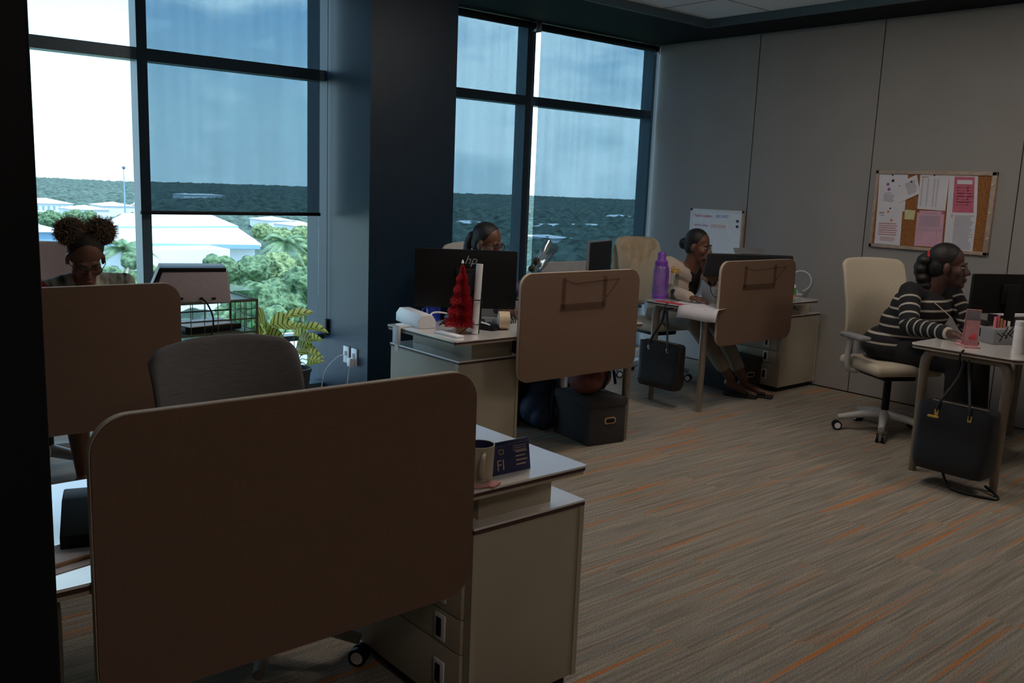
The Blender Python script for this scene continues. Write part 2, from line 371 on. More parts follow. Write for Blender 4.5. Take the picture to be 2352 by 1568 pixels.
# ================================================================== ROOM
WX = 6.70      # right wall
WY = 5.94      # inner face of the window frames
TOP = 2.88
b = bm_(); b2(b, (-9,-5,-.12), (WX+.15, 6.1, 0)); struct('floor', b, 'carpet')
b = bm_(); b2(b, (-9,-5,2.93), (6.16,4.90,3.05)); struct('ceiling', b, 'ceil')
b = bm_()      # ceiling grid lines
for k in range(8): b2(b, (-9, 4.3-.6*2*k-.004, 2.926), (6.16, 4.3-.6*2*k+.004, 2.931))
for k in range(8): b2(b, (5.56-.6*2*k-.004, -5, 2.926), (5.56-.6*2*k+.004, 4.9, 2.931))
struct('trim_1', b, 'print_grey')
b = bm_(); b2(b, (6.16,-5,TOP), (WX+.15,4.90,3.06)); b2(b, (-9,4.90,TOP), (WX+.15,6.2,3.06)); struct('trim_2', b, 'soffit')
b = bm_(); b2(b, (6.145,-5,2.865), (6.165,4.9,2.93)); b2(b, (-9,4.885,2.865), (6.165,4.905,2.93)); struct('trim_3', b, 'frame')
b = bm_(); b2(b, (WX,-5,.012), (WX+.15,5.86,TOP)); struct('wall_right', b, 'wall')
b = bm_(); b2(b, (WX+.01,-5,0), (WX+.14,5.86,.02)); struct('baseboard_right', b, 'seam')
b = bm_()
for y in (4.757, 3.65, 2.566, 1.48, .39): b2(b, (WX-.0015, y-.0035, .012), (WX+.001, y+.0035, TOP))
struct('trim_4', b, 'seam')
# rest of the office behind the photographer: open back bays with daylight
b = bm_(); b2(b, (-9.15,-5,0), (-9,6.2,3.06)); struct('wall_left', b, 'office_wall')
b = bm_(); b2(b, (-9,-5.15,0), (WX+.15,-5,3.06))
struct('wall_back', b, 'office_wall')
b = bm_(); b2(b, (3.24,5.32,0), (3.94,6.2,TOP)); struct('wall_column', b, 'pillar')
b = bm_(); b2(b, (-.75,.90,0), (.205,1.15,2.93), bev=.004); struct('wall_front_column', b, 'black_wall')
# window bays
def bay(idx, x0, x1, mull, blinds):
    r = thing('window_%d' % idx, None, None, ((x0+x1)/2, 6, 0)); r['kind'] = 'structure'
    b = bm_()
    b2(b, (x0,5.94,0), (x1,6.08,.03)); b2(b, (x0,5.94,2.87), (x1,6.08,TOP))
    b2(b, (x0,5.94,2.212), (x1,6.06,2.286)); b2(b, (x0,5.95,.36), (x1,6.05,.40))
    for m0, m1 in mull: b2(b, (m0,5.935,0), (m1,6.065,TOP))
    new('window_frame', b, 'frame', r, False, True)
    b = bm_(); b2(b, (x0,6.02,.02), (x1,6.028,2.88)); new('pane', b, 'window_glass', r, False, True)
    return r
bay(1, .4, 3.24, [(.4,.46),(1.945,2.007)], None)
bay(2, 3.94, 6.86, [(3.94,3.98),(5.12,5.21),(6.70,6.80)], None)
b = bm_(); b2(b, (-9,5.94,0), (.4,6.2,TOP)); struct('wall_window_side', b, 'office_wall')
def blind(x0, x1, zb, label, rx0=None, rx1=None):
    r = thing('roller_blind', label, 'blind', ((x0+x1)/2, 5.88, 2.87))
    b = bm_(); b2(b, (x0,5.879,zb), (x1,5.881,2.84)); new('fabric', b, 'blind', r, False, True)
    b = bm_(); tube(b, [(x0-.01,5.89,2.845),(x1+.01,5.89,2.845)], .028, 16); new('roller', b, 'soffit', r, True, True)
    b = bm_(); b2(b, (x0-.005,5.868,zb-.012), (x1+.005,5.892,zb+.012), bev=.004); new('bottom_bar', b, 'plastic_black', r, True, True)
    for x in (x0-.02, x1+.012):
        b = bm_(); b2(b, (x,5.86,2.80), (x+.008,5.93,TOP)); new('bracket', b, 'plastic_grey', r, False, True)
    return r
blind(1.925, 3.168, 1.28, 'roller blind pulled halfway down beside the dark column, potted plant below it')
blind(3.95, 5.135, .42, 'roller blind behind the seated person with ponytail, left of the bright gap')
blind(5.215, 6.672, .42, 'wide roller blind reaching to the grey partition wall corner')
b = bm_(); b2(b, (3.215,5.86,.40), (3.24,5.90,.52), bev=.008); tube(b, [(3.225,5.87,.46),(3.225,5.87,2.8)], .002, 6)
tag(new('blind_chain', b, 'plastic_black', None), 'black blind chain holder fixed low on the column side', 'blind chain')
# outlets on column side
for i, (y, lab) in enumerate(((5.60,'white wall outlet on the blue-lit column side, nearer the window'),(5.49,'white wall outlet with a plug in it, nearer the column corner'))):
    r = thing('wall_outlet', lab, 'outlet', (3.24,y,.30), group='outlets on the column')
    b = bm_(); box(b, (3.235,y,.30), (.01,.075,.12), bev=.003); new('plate', b, 'plastic_white', r, True, True)
    b = bm_(); box(b, (3.229,y,.31), (.004,.03,.03)); new('socket', b, 'plastic_grey', r, True, True)
r = thing('power_adapter', 'white plug adapter with a thin cable in the column outlet', 'adapter', (3.22,5.49,.26))
b = bm_(); box(b, (3.208,5.49,.265), (.042,.045,.06), bev=.006); new('plug', b, 'plastic_white', r, True, True)
b = bm_(); tube(b, smooth_path([(3.20,5.49,.24),(3.17,5.47,.12),(3.16,5.44,.03),(3.05,5.42,.006),(2.9,5.5,.006)]), .003, 6); new('cable', b, 'plastic_white', r, True, True)
r = thing('cable', 'thin pale cable looping from the nearer-window outlet to the floor', 'cable', (3.2,5.6,.01))
b = bm_(); tube(b, smooth_path([(3.225,5.60,.30),(3.19,5.66,.27),(3.14,5.74,.16),(3.12,5.78,.01),(3.0,5.8,.006)]), .003, 6); new('cord', b, 'plastic_white', r, True, True)

# added out-of-view ceiling panels: fill light for the dark interior
for i, (x, y, lab) in enumerate(((2.9,3.05,'added square ceiling fill panel over the near aisle'),(.5,-1.2,'added square ceiling fill panel behind the foreground desk row, near the dark column'),(5.7,0.6,'added square ceiling fill panel above the near end of the aisle'),(4.5,3.0,'added square ceiling fill panel above the aisle between desk rows'))):
    r = thing('fill_panel', lab, 'fill panel', (x,y,2.93), group='added ceiling fill panels')
    b = bm_()
    for q in (((x-.3,y-.3),(x+.3,y-.28)),((x-.3,y+.28),(x+.3,y+.3)),((x-.3,y-.28),(x-.28,y+.28)),((x+.28,y-.28),(x+.3,y+.28))): b2(b, (*q[0],2.905), (*q[1],2.93))
    new('frame', b, 'white', r, False, True)
    b = bm_(); b2(b, (x-.28,y-.28,2.85), (x+.28,y+.28,2.93)); new('diffuser', b, 'lamp', r, False, True)

# ================================================================== DESKS
def desk(label, x0, x1, y0, depth=.64, cab=None, legs=('l','r'), screen=None, slabel='', clabel=''):
    r = thing('office_desk', label, 'desk', ((x0+x1)/2, y0+depth/2, 0), group='white office desks')
    cx, cy = (x0+x1)/2, y0+depth/2; T = .745
    def top(name, z0, z1, ins, m):
        b = bm_(); vs = prism(b, rrect(x1-x0-2*ins, depth-2*ins, .045 if x0 > 5 else .012), z1-z0, Matrix.Translation((cx,cy,z0)) @ Matrix(((1,0,0,0),(0,0,1,0),(0,1,0,0),(0,0,0,1))))
        return b
    t = new('tabletop', top('', T-.006, T, 0, 0), 'white_lam', r, True, True)
    new('edge_band', top('', T-.016, T-.006, .001, 0), 'edge', t, True, True)
    new('underside', top('', T-.026, T-.016, .004, 0), 'cream', t, True, True)
    for s in legs:
        lx = x0+.06 if s == 'l' else x1-.04; yc = cy
        for sg in (-1, 1):
            ly = yc + sg*(depth/2-.075)
            if sg == -1: ly = y0+.075
            b = bm_()
            tube(b, [(lx,ly,.0),(lx,ly,.3),(lx,ly,.62),(lx,ly-sg*.004,.66),(lx,ly-sg*.018,.69),(lx,ly-sg*.045,.706),(lx,ly-sg*.10,.708)], [.021,.024,.027,.028,.028,.024,.02], 14)
            new('leg', b, 'metal', r, True, True)
        b = bm_(); b2(b, (lx-.018,y0+.15,.685), (lx+.018,y0+depth-.15,.719), bev=.004); new('end_beam', b, 'metal', r, True, True)
    b = bm_(); b2(b, ((cab[1] if cab and cab[0] < x0+.3 else x0)+.1,cy-.02,.685), ((cab[0] if cab and cab[0] > x0+.3 else x1)-.04,cy+.02,.719), bev=.004); new('cross_beam', b, 'metal', r, True, True)
    if screen:
        s0, s1 = screen
        q = thing('desk_screen', slabel, 'desk screen', ((s0+s1)/2, y0-.02, .49), group='brown fabric desk screens')
        b = bm_(); prism(b, rrect(s1-s0, .592, .075, 10), .028, Matrix.Translation(((s0+s1)/2, y0-.031, .782)), bev=.005)
        new('fabric_panel', b, 'panel', q, True, True)
        b = bm_(); prism(b, rrect(s1-s0+.004, .596, .077, 10), .018, Matrix.Translation(((s0+s1)/2, y0-.026, .782)), bev=.002)
        new('edge_trim', b, 'trim', q, True, True)
        for sx in (s0+.16, s1-.16):
            b = bm_(); b2(b, (sx-.03, y0-.004, .66), (sx+.03, y0+.05, .70)); new('bracket', b, 'plastic_grey', q, False, True)
    if cab:
        c0, c1, cy0, cy1, face = cab; CT = .612
        q = thing('drawer_cabinet', clabel, 'cabinet', ((c0+c1)/2, (cy0+cy1)/2, 0), group='cream drawer cabinets')
        b = bm_(); b2(b, (c0+.02,cy0+.03,0), (c1-.02,cy1-.02,.04)); new('plinth', b, 'plastic_black', q, False, True)
        b = bm_(); b2(b, (c0+.004,cy0+.004,.04), (c1-.004,cy1-.004,CT-.018), bev=.002)
        b2(b, (c0+.0,cy0+.0,.04), (c0+.018,cy0+.03,CT-.018)); b2(b, (c1-.018,cy0,.04), (c1,cy0+.03,CT-.018)); new('body', b, 'cream', q, True, True)
        b = bm_(); b2(b, (c0,cy0-.002,CT-.006), (c1+.0,cy1,CT)); tp = new('cabinet_top', b, 'white_lam', q, False, True)
        b = bm_(); b2(b, (c0,cy0-.001,CT-.018), (c1,cy1,CT-.006)); new('edge_band', b, 'edge', tp, False, True)
        fx = c0 if face == 'l' else c1; sg = -1 if face == 'l' else 1
        for z0, z1 in ((.045,.225),(.228,.33),(.333,.46),(.463,.59)):
            b = bm_(); b2(b, (min(fx,fx+sg*.012),cy0+.03,z0), (max(fx,fx+sg*.012),cy1-.01,z1), bev=.002); d = new('drawer', b, 'cream', q, True, True)
            b = bm_(); zc = (z0+z1)/2; b2(b, (fx+sg*.014-.003,cy0+.10,zc-.04), (fx+sg*.014+.003,cy0+.15,zc+.04), bev=.002); h = new('pull_frame', b, 'plastic_white', d, True, True)
            b = bm_(); b2(b, (fx+sg*.018-.002,cy0+.115,zc-.028), (fx+sg*.018+.002,cy0+.137,zc+.028)); new('recess', b, 'plastic_black', d, True, True)
        b = bm_(); s0_ = (c0+.05, c1-.10) if face == 'l' else (c0+.12, c1-.02); b2(b, (s0_[0],cy0+.045,CT), (s0_[1],cy1-.06,.719)); new('spacer_box', b, 'cream', q, False, True)
    return r
desk('white desk in the foreground, its cabinet end toward the carpet aisle', .34, 1.83, 1.777, cab=(1.46,1.885,1.835,2.455,'l'), screen=(.465,1.385), legs=('l',),
     slabel='large brown fabric desk screen nearest the camera, filling the lower left', clabel='cream drawer cabinet in the foreground under the mug and the navy card')
desk('white desk by the window of the person with two hair puffs', .02, 1.46, 3.835, legs=('r',), screen=(.475,1.397),
     slabel='brown fabric desk screen in front of the person with two hair puffs')
desk('white desk carrying the black monitor and red bottle-brush tree', 2.72, 4.15, 3.625, cab=(2.83,3.255,3.735,4.40,'r'), screen=(3.13,4.055), legs=('r',),
     slabel='brown fabric desk screen with storage box beneath, middle of the room', clabel='cream drawer cabinet below the power strip and red tree')
desk('white desk against the grey wall with purple bottle and papers', 5.05, 6.46, 3.825, depth=.6, cab=(6.17,6.69,3.955,4.5,'l'), screen=(5.12,6.02), legs=('l',),
     slabel='brown fabric desk screen before the person in the cream cardigan', clabel='cream drawer cabinet standing against the grey partition wall')
desk('white desk at the right edge with the pink phone stand', 5.03, 6.5, 1.80, depth=.6, screen=(5.12,6.02), legs=('l','r'),
     slabel='brown fabric desk screen cut off by the right edge of the photo')

# ================================================================== CHAIRS
def chair(label, loc, rz, backm='chair_cream', w_=.47, top=1.12, arms=True, basem='chair_frame', zb=.60, arch=.055):
    """local: sitter faces -y, back at +y"""
    r = thing('office_chair', label, 'chair', loc, rz, 'swivel office chairs')
    b = bm_()
    # curved shell of the back
    nx, nz_ = 30, 22; grid = []
    for j in range(nz_+1):
        t = j/nz_; z = zb + (top-zb)*t
        row = []
        for i in range(nx+1):
            s = i/nx*2-1
            half = w_/2*(.86+.14*min(1, t*1.6))
            zz_ = z - (arch*abs(s)**2.2 + .035*(max(0, abs(s)-.80)/.20)**2.2)*t**5
            y = .27+.06*t - .05*(1-s*s)*(-1) - .05 + .03*math.sin(t*PI*1.1)*-1
            row.append(V((s*half, y, zz_)))
        grid.append(row)
    for off in (0, .028):
        g = [[b.verts.new(p+V((0,off,0))) for p in row] for row in grid]
        for j in range(nz_):
            for i in range(nx): b.faces.new((g[j][i], g[j][i+1], g[j+1][i+1], g[j+1][i]))
        if off == 0: g0 = g
    for j in range(nz_):
        for i in (0, nx): b.faces.new((g0[j][i], g0[j+1][i], g[j+1][i], g[j][i]))
    for i in range(nx):
        for j in (0, nz_): b.faces.new((g0[j][i], g0[j][i+1], g[j][i+1], g[j][i]))
    o = new('backrest', b, backm, r)
    mo = o.modifiers.new('round', 'SUBSURF'); mo.levels = 1; mo.render_levels = 1
    b = bm_(); tube(b, smooth_path([(0,.06,.40),(0,.24,.40),(0,.36,.48),(0,.37,.62),(0,.335,.80)]), [.03]*25, 12); new('back_support', b, basem, r)
    b = bm_(); box(b, (0,0,.46), (.48,.47,.075), bev=.034, seg=4); new('seat', b, backm, r)
    b = bm_(); box(b, (0,.02,.40), (.24,.3,.05), bev=.015); tube(b, [(0,0,.10),(0,0,.38)], .025, 14); new('gas_column', b, 'plastic_black', r)
    b = bm_()
    for k in range(5):
        a = 2*PI*k/5+.3; d = V((math.cos(a), math.sin(a), 0))
        tube(b, [d*.02+V((0,0,.125)), d*.15+V((0,0,.115)), d*.30+V((0,0,.085))], [.034,.026,.019], 10)
    new('star_base', b, basem, r)
    for k in range(5):
        a = 2*PI*k/5+.3; d = V((math.cos(a), math.sin(a), 0)); t = V((-d.y, d.x, 0)); c = d*.30+V((0,0,.03))
        b = bm_()
        for s in (-1, 1): tube(b, [c+t*s*.008, c+t*s*.026], .03, 18)
        q = new('caster', b, 'plastic_black', r)
        b = bm_()
        for s in (-1, 1): tube(b, [c+t*s*.026, c+t*s*.0285], .02, 16)
        new('hub_cap', b, 'plastic_white' if basem == 'chair_frame' else 'chrome', q)
    if arms:
        for s in (-1, 1):
            b = bm_(); tube(b, smooth_path([(s*.2,.06,.41),(s*.27,.06,.43),(s*.285,.05,.53),(s*.285,.03,.64)]), .019, 10); new('arm_post', b, basem, r)
            b = bm_(); box(b, (s*.285,-.01,.655), (.085,.25,.03), bev=.013, seg=3); new('armrest', b, 'plastic_grey', r)
    return r
chair('grey fabric swivel chair, empty, behind the foreground desk screen', (1.225,2.58,0), .06, 'chair_grey', .53, 1.005, zb=.50, arch=.035)
chair('cream mesh-back chair with black striped-jumper sitter, beside the corkboard', (5.76,2.86,0), -.50, top=1.15, arch=.015)
chair('cream chair draped with a garment behind the cardigan wearer', (5.74,4.88,0), -.15, top=1.15, arch=.015)
chair('pale chair of the person behind the black monitor', (3.86,4.72,0), -.05, 'chair_frame', top=1.14, arch=.03)
chair('dusky chair with wide back, left of the person with hair puffs', (1.10,4.86,0), .0, 'printer', .52, 1.16, zb=.6, arch=.01)

# draped garment on chair
def drape(label, mtx, w_, top, m):
    b = bm_(); n1, n2 = 26, 30; g = []
    for j in range(n2+1):
        t = j/n2; row = []
        for i in range(n1+1):
            s = i/n1*2-1; L = .42+.10*math.sin(s*5+1)
            if t < .35: u = t/.35; y = .07*(1-u); z = -.38*(1-u)*0.6; z = -(1-u)*.28; 
            else: u = (t-.35)/.65; y = -.012-.012*math.sin(s*14+u*3)*u-.02*u; z = -u*L
            if t < .35: y = .055
            elif t < .42: y = .055-(t-.35)/.07*.075
            z -= .02*abs(s)**2.4+.05*(max(0,abs(s)-.8)/.2)**2
            row.append(b.verts.new(V((s*w_/2*(1-.12*max(0,t-.4)), y, z))))
        g.append(row)
    for j in range(n2):
        for i in range(n1): b.faces.new((g[j][i], g[j][i+1], g[j+1][i+1], g[j+1][i]))
    xf(b, b.verts, mtx)
    o = new('draped_garment', b, m); s = o.modifiers.new('thick', 'SOLIDIFY'); s.thickness = .008
    return tag(o, label, 'clothing')
drape('tan knit garment hung over the chair behind the cardigan wearer', Matrix.Translation((5.74,4.88,0)) @ Matrix.Rotation(-.15,4,'Z') @ Matrix.Translation((0,.30,1.166)), .43, 0, 'cloth_cream')

# ================================================================== SMALL THINGS
def thing1(name, bm, m, label, cat, group=None, smooth=True):
    return tag(new(name, bm, m, None, smooth), label, cat, group)
T = .7452
# sheer film imitating the shade of trays behind the two middle screens
for y, P_, lab in ((3.594, ((1288,642),(1302,632),(1296,712),(1384,700),(1392,634),(1424,638)), 'sheer film painting a shadowy tray outline on the middle brown screen'),
                   (3.794, ((1706,614),(1717,606),(1712,664),(1776,656),(1780,608),(1808,610)), 'sheer film painting a shadowy tray outline on the brown screen near the wall')):
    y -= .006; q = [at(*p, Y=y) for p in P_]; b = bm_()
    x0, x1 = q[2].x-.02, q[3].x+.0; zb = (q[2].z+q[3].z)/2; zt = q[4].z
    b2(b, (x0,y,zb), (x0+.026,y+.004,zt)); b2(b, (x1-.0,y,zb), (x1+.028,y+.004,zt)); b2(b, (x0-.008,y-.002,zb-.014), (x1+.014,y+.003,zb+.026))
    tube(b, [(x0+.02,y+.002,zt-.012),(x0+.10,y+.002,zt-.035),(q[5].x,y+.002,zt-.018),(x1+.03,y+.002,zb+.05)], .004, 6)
    thing1('tray_silhouette', b, 'sheer', lab, 'silhouette', 'shade silhouettes on the screens')

# ---- monitor
def monitor(label, c, z0, w_, h, yaw, tilt=0, m='plastic_black', stand=True, base=T, name='monitor', front='plastic_black', logo=None, group=None):
    """c centre xy; local -y is the back of the case (toward the aisle)"""
    r = thing(name, label, 'monitor', (c[0],c[1],base), yaw, group)
    R = Matrix.Rotation(tilt, 4, 'X'); zc = z0-base+h/2
    b = bm_(); prism(b, rrect(w_, h, .008), .02, Matrix.Translation((0,0,zc)) @ R @ Matrix.Translation((0,-.01,0)), bev=.003); new('casing', b, m, r)
    b = bm_(); prism(b, rrect(w_-.016, h-.02, .003), .002, Matrix.Translation((0,0,zc)) @ R @ Matrix.Translation((0,.010,0))); new('display', b, front, r)
    if stand:
        b = bm_(); b2(b, (-.035,-.04,.01), (.035,-.022,zc+.03), bev=.005); box(b, (0,-.02,zc), (.12,.025,.12), bev=.006); st = new('stand', b, 'plastic_black', r)
        b = bm_(); box(b, (0,.0,.006), (.24,.19,.012), bev=.005); new('base', b, 'plastic_black', r)
    if logo:
        text('logo', 'hp', .07, 'hp', r, rootm(r) @ Matrix.Translation((.025,-.0115,zc+h/2-.06)) @ face_m((0,0,0), (1,0,0), (0,0,1)), shear=.35)
    return r
yc = math.atan2(3.13, 4.05)
monitor('large black monitor seen from behind, pale logo on its back', (3.155,4.12), .832, .585, .335, -math.atan2(3.15,4.1)+.0, logo=True)
monitor('black monitor behind the pink phone stand, cut by the photo edge', (5.80,2.20), .895, .53, .235, -.45)
monitor('dark grey monitor back in front of the cardigan wearer', (5.67,4.09), .915, .46, .19, -.60, tilt=.42, m='monitor_grey')
monitor('dark grey monitor back beside the cardigan wearer\'s, partly behind the screen', (6.06,4.09), .90, .40, .19, -.75, tilt=.34, m='monitor_grey')
r = thing('laptop', 'half-open thin laptop lid rising behind the monitors near the wall', 'laptop', (6.30,4.22,T), -.25)
b = bm_(); box(b, (0,0,.012), (.30,.21,.016), bev=.004); new('keyboard_deck', b, 'plastic_grey', r)
b = bm_(); box(b, (-.02,.165,.135), (.30,.01,.33), bev=.004, rot=Matrix.Rotation(-.5,3,'X')); new('lid', b, 'plastic_grey', r)
for o_ in (r,): o_.location.z = T+.08
b = bm_(); box(b, (6.30,4.22,T+.04), (.24,.18,.08), rz=-.25, bev=.004); thing1('riser_box', b, 'storage', 'dark box lifting the thin laptop near the wall', 'box')

# second workstation by the window: small table with side-on monitor
r = thing('side_table', 'small white table behind the middle screen, under the side-on monitor', 'table', (4.72,4.95,0))
b = bm_(); box(b, (4.72,4.95,.73), (.50,.60,.026), bev=.006); new('tabletop', b, 'white_lam', r, True, True)
for sx in (-1,1):
    for sy in (-1,1):
        b = bm_(); tube(b, [(4.72+sx*.2,4.95+sy*.25,0),(4.72+sx*.2,4.95+sy*.25,.718)], .018, 12); new('leg', b, 'metal', r, True, True)
monitor('black monitor turned side-on between the middle screen and the draped chair', (4.90,4.76), .83, .46, .33, .40+PI, base=.744, m='plastic_grey')

# ---- desk C items
r = thing('power_strip', 'white block power strip lying on the desk edge beside the column', 'power strip', (2.90,4.42,T))
a, c = at(925,715,Z=.79), at(985,742,Z=.78); d = (c-a); ang = math.atan2(d.y, d.x)
mid = (a+c)/2
r.location = (mid.x, mid.y, T)
b = bm_(); prism(b, [(-.052,0),(.052,0),(.052,.045),(.03,.075),(-.03,.075),(-.052,.045)], .34, Matrix.Translation((mid.x,mid.y,T)) @ Matrix.Rotation(ang-PI/2, 4, 'Z') @ Matrix.Translation((0,-.17,0)), bev=.006); new('housing', b, 'plastic_white', r, True, True)
b = bm_(); q = at(985,735,Z=.78); tube(b, smooth_path([q, q+V((.05,.03,.035)), q+V((.14,.0,.025)), q+V((.22,-.06,-.028)), q+V((.30,-.08,-.03))]), .005, 8); new('cable', b, 'plastic_white', r, True, True)
b = bm_(); p = at(932,760,Z=.70); p = V((2.735-.02, 4.15, .70)); b2(b, (2.70,4.115,.655), (2.716,4.175,.752), bev=.003); b2(b, (2.70,4.12,.746), (2.79,4.17,.752)); b2(b, (2.706,4.125,.615), (2.712,4.16,.66))
thing1('cable_clip', b, 'plastic_white', 'small white clip hooked over the desk edge below the power strip', 'clip')
b = bm_(); box(b, (2.81,3.80,T+.006), (.05,.20,.012), rz=.0, bev=.003); thing1('white_tray', b, 'white', 'flat white strip lying before the red tree on the desk corner', 'strip')
# bottle brush tree
p = at(1058,764,Z=T); r = thing('bottle_brush_tree', 'red bottle-brush Christmas tree with a white tip on a wooden base', 'christmas tree', (p.x,p.y,T))
b = bm_(); lathe(b, [(0,0),(.028,0),(.03,.005),(.03,.032),(.026,.036),(0,.036)], (p.x,p.y,T)); new('base', b, 'wood', r, True, True)
b = bm_(); tube(b, [(p.x,p.y,T+.03),(p.x,p.y,T+.385)], .003, 6); new('stem', b, 'wire', r, True, True)
b = bm_()
def brush(b, z0, z1, rf, n):
    for i in range(n):
        t = random.random(); z = z0+(z1-z0)*t; a = random.random()*2*PI; R_ = rf(t)*random.uniform(.75,1.08)
        d = V((math.cos(a), math.sin(a), random.uniform(-.25,.12))); s = V((-d.y, d.x, 0))*.0011; o_ = V((p.x,p.y,z))
        v = [b.verts.new(o_+s), b.verts.new(o_-s), b.verts.new(o_+d*R_-s*.8+V((0,0,.001))), b.verts.new(o_+d*R_+s*.8)]; b.faces.new(v)
        u = V((0,0,.0012)); v = [b.verts.new(o_+u), b.verts.new(o_-u), b.verts.new(o_+d*R_-u), b.verts.new(o_+d*R_+u)]; b.faces.new(v)
def rf(t): return (.076*(1-t)**.8+.005)*(1+.13*math.sin(t*34))
brush(b, T+.045, T+.365, rf, 7000); new('bristles', b, 'red', r, False, True)
b = bm_(); lathe(b, [(0,0),(.007,.004),(.006,.014),(0,.024)], (p.x,p.y,T+.372), 12); new('tip', b, 'white', r, True, True)
# upright lamp bar
p = at(1090,767,Z=T); q = at(1102,606,Y=p.y); r = thing('light_bar', 'tall white tube-shaped lamp bar with a black cord around it', 'lamp', (p.x,p.y,T))
b = bm_(); tube(b, [p+V((0,0,0.002)), p*.5+q*.5, q], .0185, 18); new('tube', b, 'plastic_white', r, True, True)
b = bm_(); off = V((.022,-.0,0)); tube(b, [p+off*1.1+V((0,.012,.002)), q+off+V((0,.012,-.08))], .013, 10); new('back_strip', b, 'plastic_black', r, True, True)
b = bm_(); m_ = p*.52+q*.48; tube(b, smooth_path([m_+V((-.04,-.0,.005)), m_+V((-.01,-.024,.005)), m_+V((.022,-.018,0)), m_+V((.028,.0,-.06)), m_+V((.01,-.02,-.12)), m_+V((-.06,-.02,-.13)), m_+V((-.10,.02,-.18))]), .0028, 6); new('cord', b, 'plastic_black', r, True, True)
# tape roll / dispenser
p = at(1152,758,Z=T); r = thing('tape_dispenser', 'cream roll of wide tape standing on the desk beside the black monitor', 'tape', (p.x,p.y,T))
Rt = Matrix.Rotation(-.55,4,'Z') @ Matrix.Rotation(PI/2,4,'Y'); 
b = bm_(); lathe(b, [(.026,-.03),(.05,-.03),(.05,.03),(.026,.03),(.026,-.03)], (p.x+.03,p.y+.02,T+.051), 28, Rt); new('roll', b, 'tape', r, True, True)
b = bm_(); lathe(b, [(.012,-.034),(.026,-.034),(.026,.034),(.012,.034),(.012,-.034)], (p.x+.03,p.y+.02,T+.051), 20, Rt); new('core', b, 'plastic_white', r, True, True)
p = at(1123,757,Z=T); b = bm_(); box(b, (p.x+.04,p.y+.03,T+.012), (.17,.13,.022), rz=.4, bev=.008); r = thing1('desk_phone', b, 'plastic_black', 'low black gadget with white paper on top, beside the tape roll', 'desk gadget')
b = bm_(); box(b, (p.x+.0,p.y+.06,T+.032), (.10,.09,.004), rz=.9, rot=Euler((.25,.1,.9)).to_matrix()); thing1('note_slip', b, 'white', 'curled white slip lying on the black gadget by the tape', 'paper')
p = at(995,735,Z=T); r = thing('mug', 'blue mug standing behind the red tree and power strip', 'mug', (p.x,p.y,T))
b = bm_(); lathe(b, [(0,0),(.036,0),(.04,.004),(.041,.09),(.037,.09),(.036,.008),(0,.008)], (p.x,p.y,T)); new('cup', b, 'blue', r, True, True)
b = bm_(); tube(b, smooth_path([(p.x-.04,p.y,T+.075),(p.x-.065,p.y+.01,T+.07),(p.x-.068,p.y+.01,T+.035),(p.x-.04,p.y,T+.02)]), .005, 8); new('handle', b, 'blue', r, True, True)
p = at(1165,745,Z=T); b = bm_(); box(b, (p.x+.16,p.y+.26,T+.05), (.26,.02,.10), rz=-.62, bev=.004); thing1('document_box', b, 'plastic_grey', 'grey-green box standing behind the tape roll', 'box')
b = bm_()
for k in range(4): tube(b, smooth_path([at(1150+14*k,712,Y=4.05), at(1158+12*k,722,Y=4.0), at(1172+6*k,735,Y=3.98), at(1178+3*k,752,Y=3.95)]), .003, 6)
thing1('cable_bundle', b, 'plastic_black', 'tangle of black cables beside the cream tape roll', 'cable')
b = bm_()
for k in range(5):
    p0 = at(1010+20*k,745,Z=T+.006); tube(b, smooth_path([p0, p0+V((.06,.04,.004)), p0+V((.10,-.02,.0)), p0+V((.16,.03,.004))]), .004, 6)
thing1('cable_bundle', b, 'plastic_black', 'loose dark cables lying on the desk behind the red tree', 'cable')
# laptop back + flower in film
r = thing('laptop', 'light grey laptop lid peeking over the middle brown screen', 'laptop', (4.00,4.08,T), 0)
b = bm_(); box(b, (3.91,3.98,T+.01), (.34,.22,.018), bev=.004); new('keyboard_deck', b, 'plastic_grey', r, True, True)
b = bm_(); box(b, (3.91,4.11,T+.175), (.375,.009,.33), bev=.003, rot=Matrix.Rotation(.10,3,'X') ); new('lid', b, 'plastic_grey', r, True, True)
q0 = at(1228,622,Y=3.95); q1 = at(1266,562,Y=3.95); r = thing('wrapped_flower', 'flower stem wrapped in clear film leaning over the middle screen', 'wrapped flower', (q0.x,q0.y,T))
b = bm_(); d = (q1-q0); n = 12; prev = None; side = V((.75,-.0,-.66)); 
rings = []
for k in range(9):
    t = k/8; c = q0-d*.9+d*(1.9)*t*1.0; rr = .012+.034*t**.8; dd = d.normalized(); s1 = dd.cross(V((0,1,0))).normalized(); s2 = dd.cross(s1)
    rings.append([b.verts.new(c+(s1*math.cos(a_)+s2*math.sin(a_))*rr*(1+.22*math.sin(3*a_+k))) for a_ in [2*PI*i/24 for i in range(24)]])
for A, B in zip(rings, rings[1:]):
    for i in range(24): b.faces.new((A[i],A[(i+1)%24],B[(i+1)%24],B[i]))
new('film', b, 'film', r, True, True)
b = bm_(); ell(b, at(1232,600,Y=3.95), (.022,.022,.024)); ell(b, at(1221,617,Y=3.95), (.02,.02,.02)); new('bloom', b, 'soil', r, True, True)
b = bm_(); tube(b, [q0-d*1.05, q0+d*.3], .003, 6); new('stem', b, 'green', r, True, True)

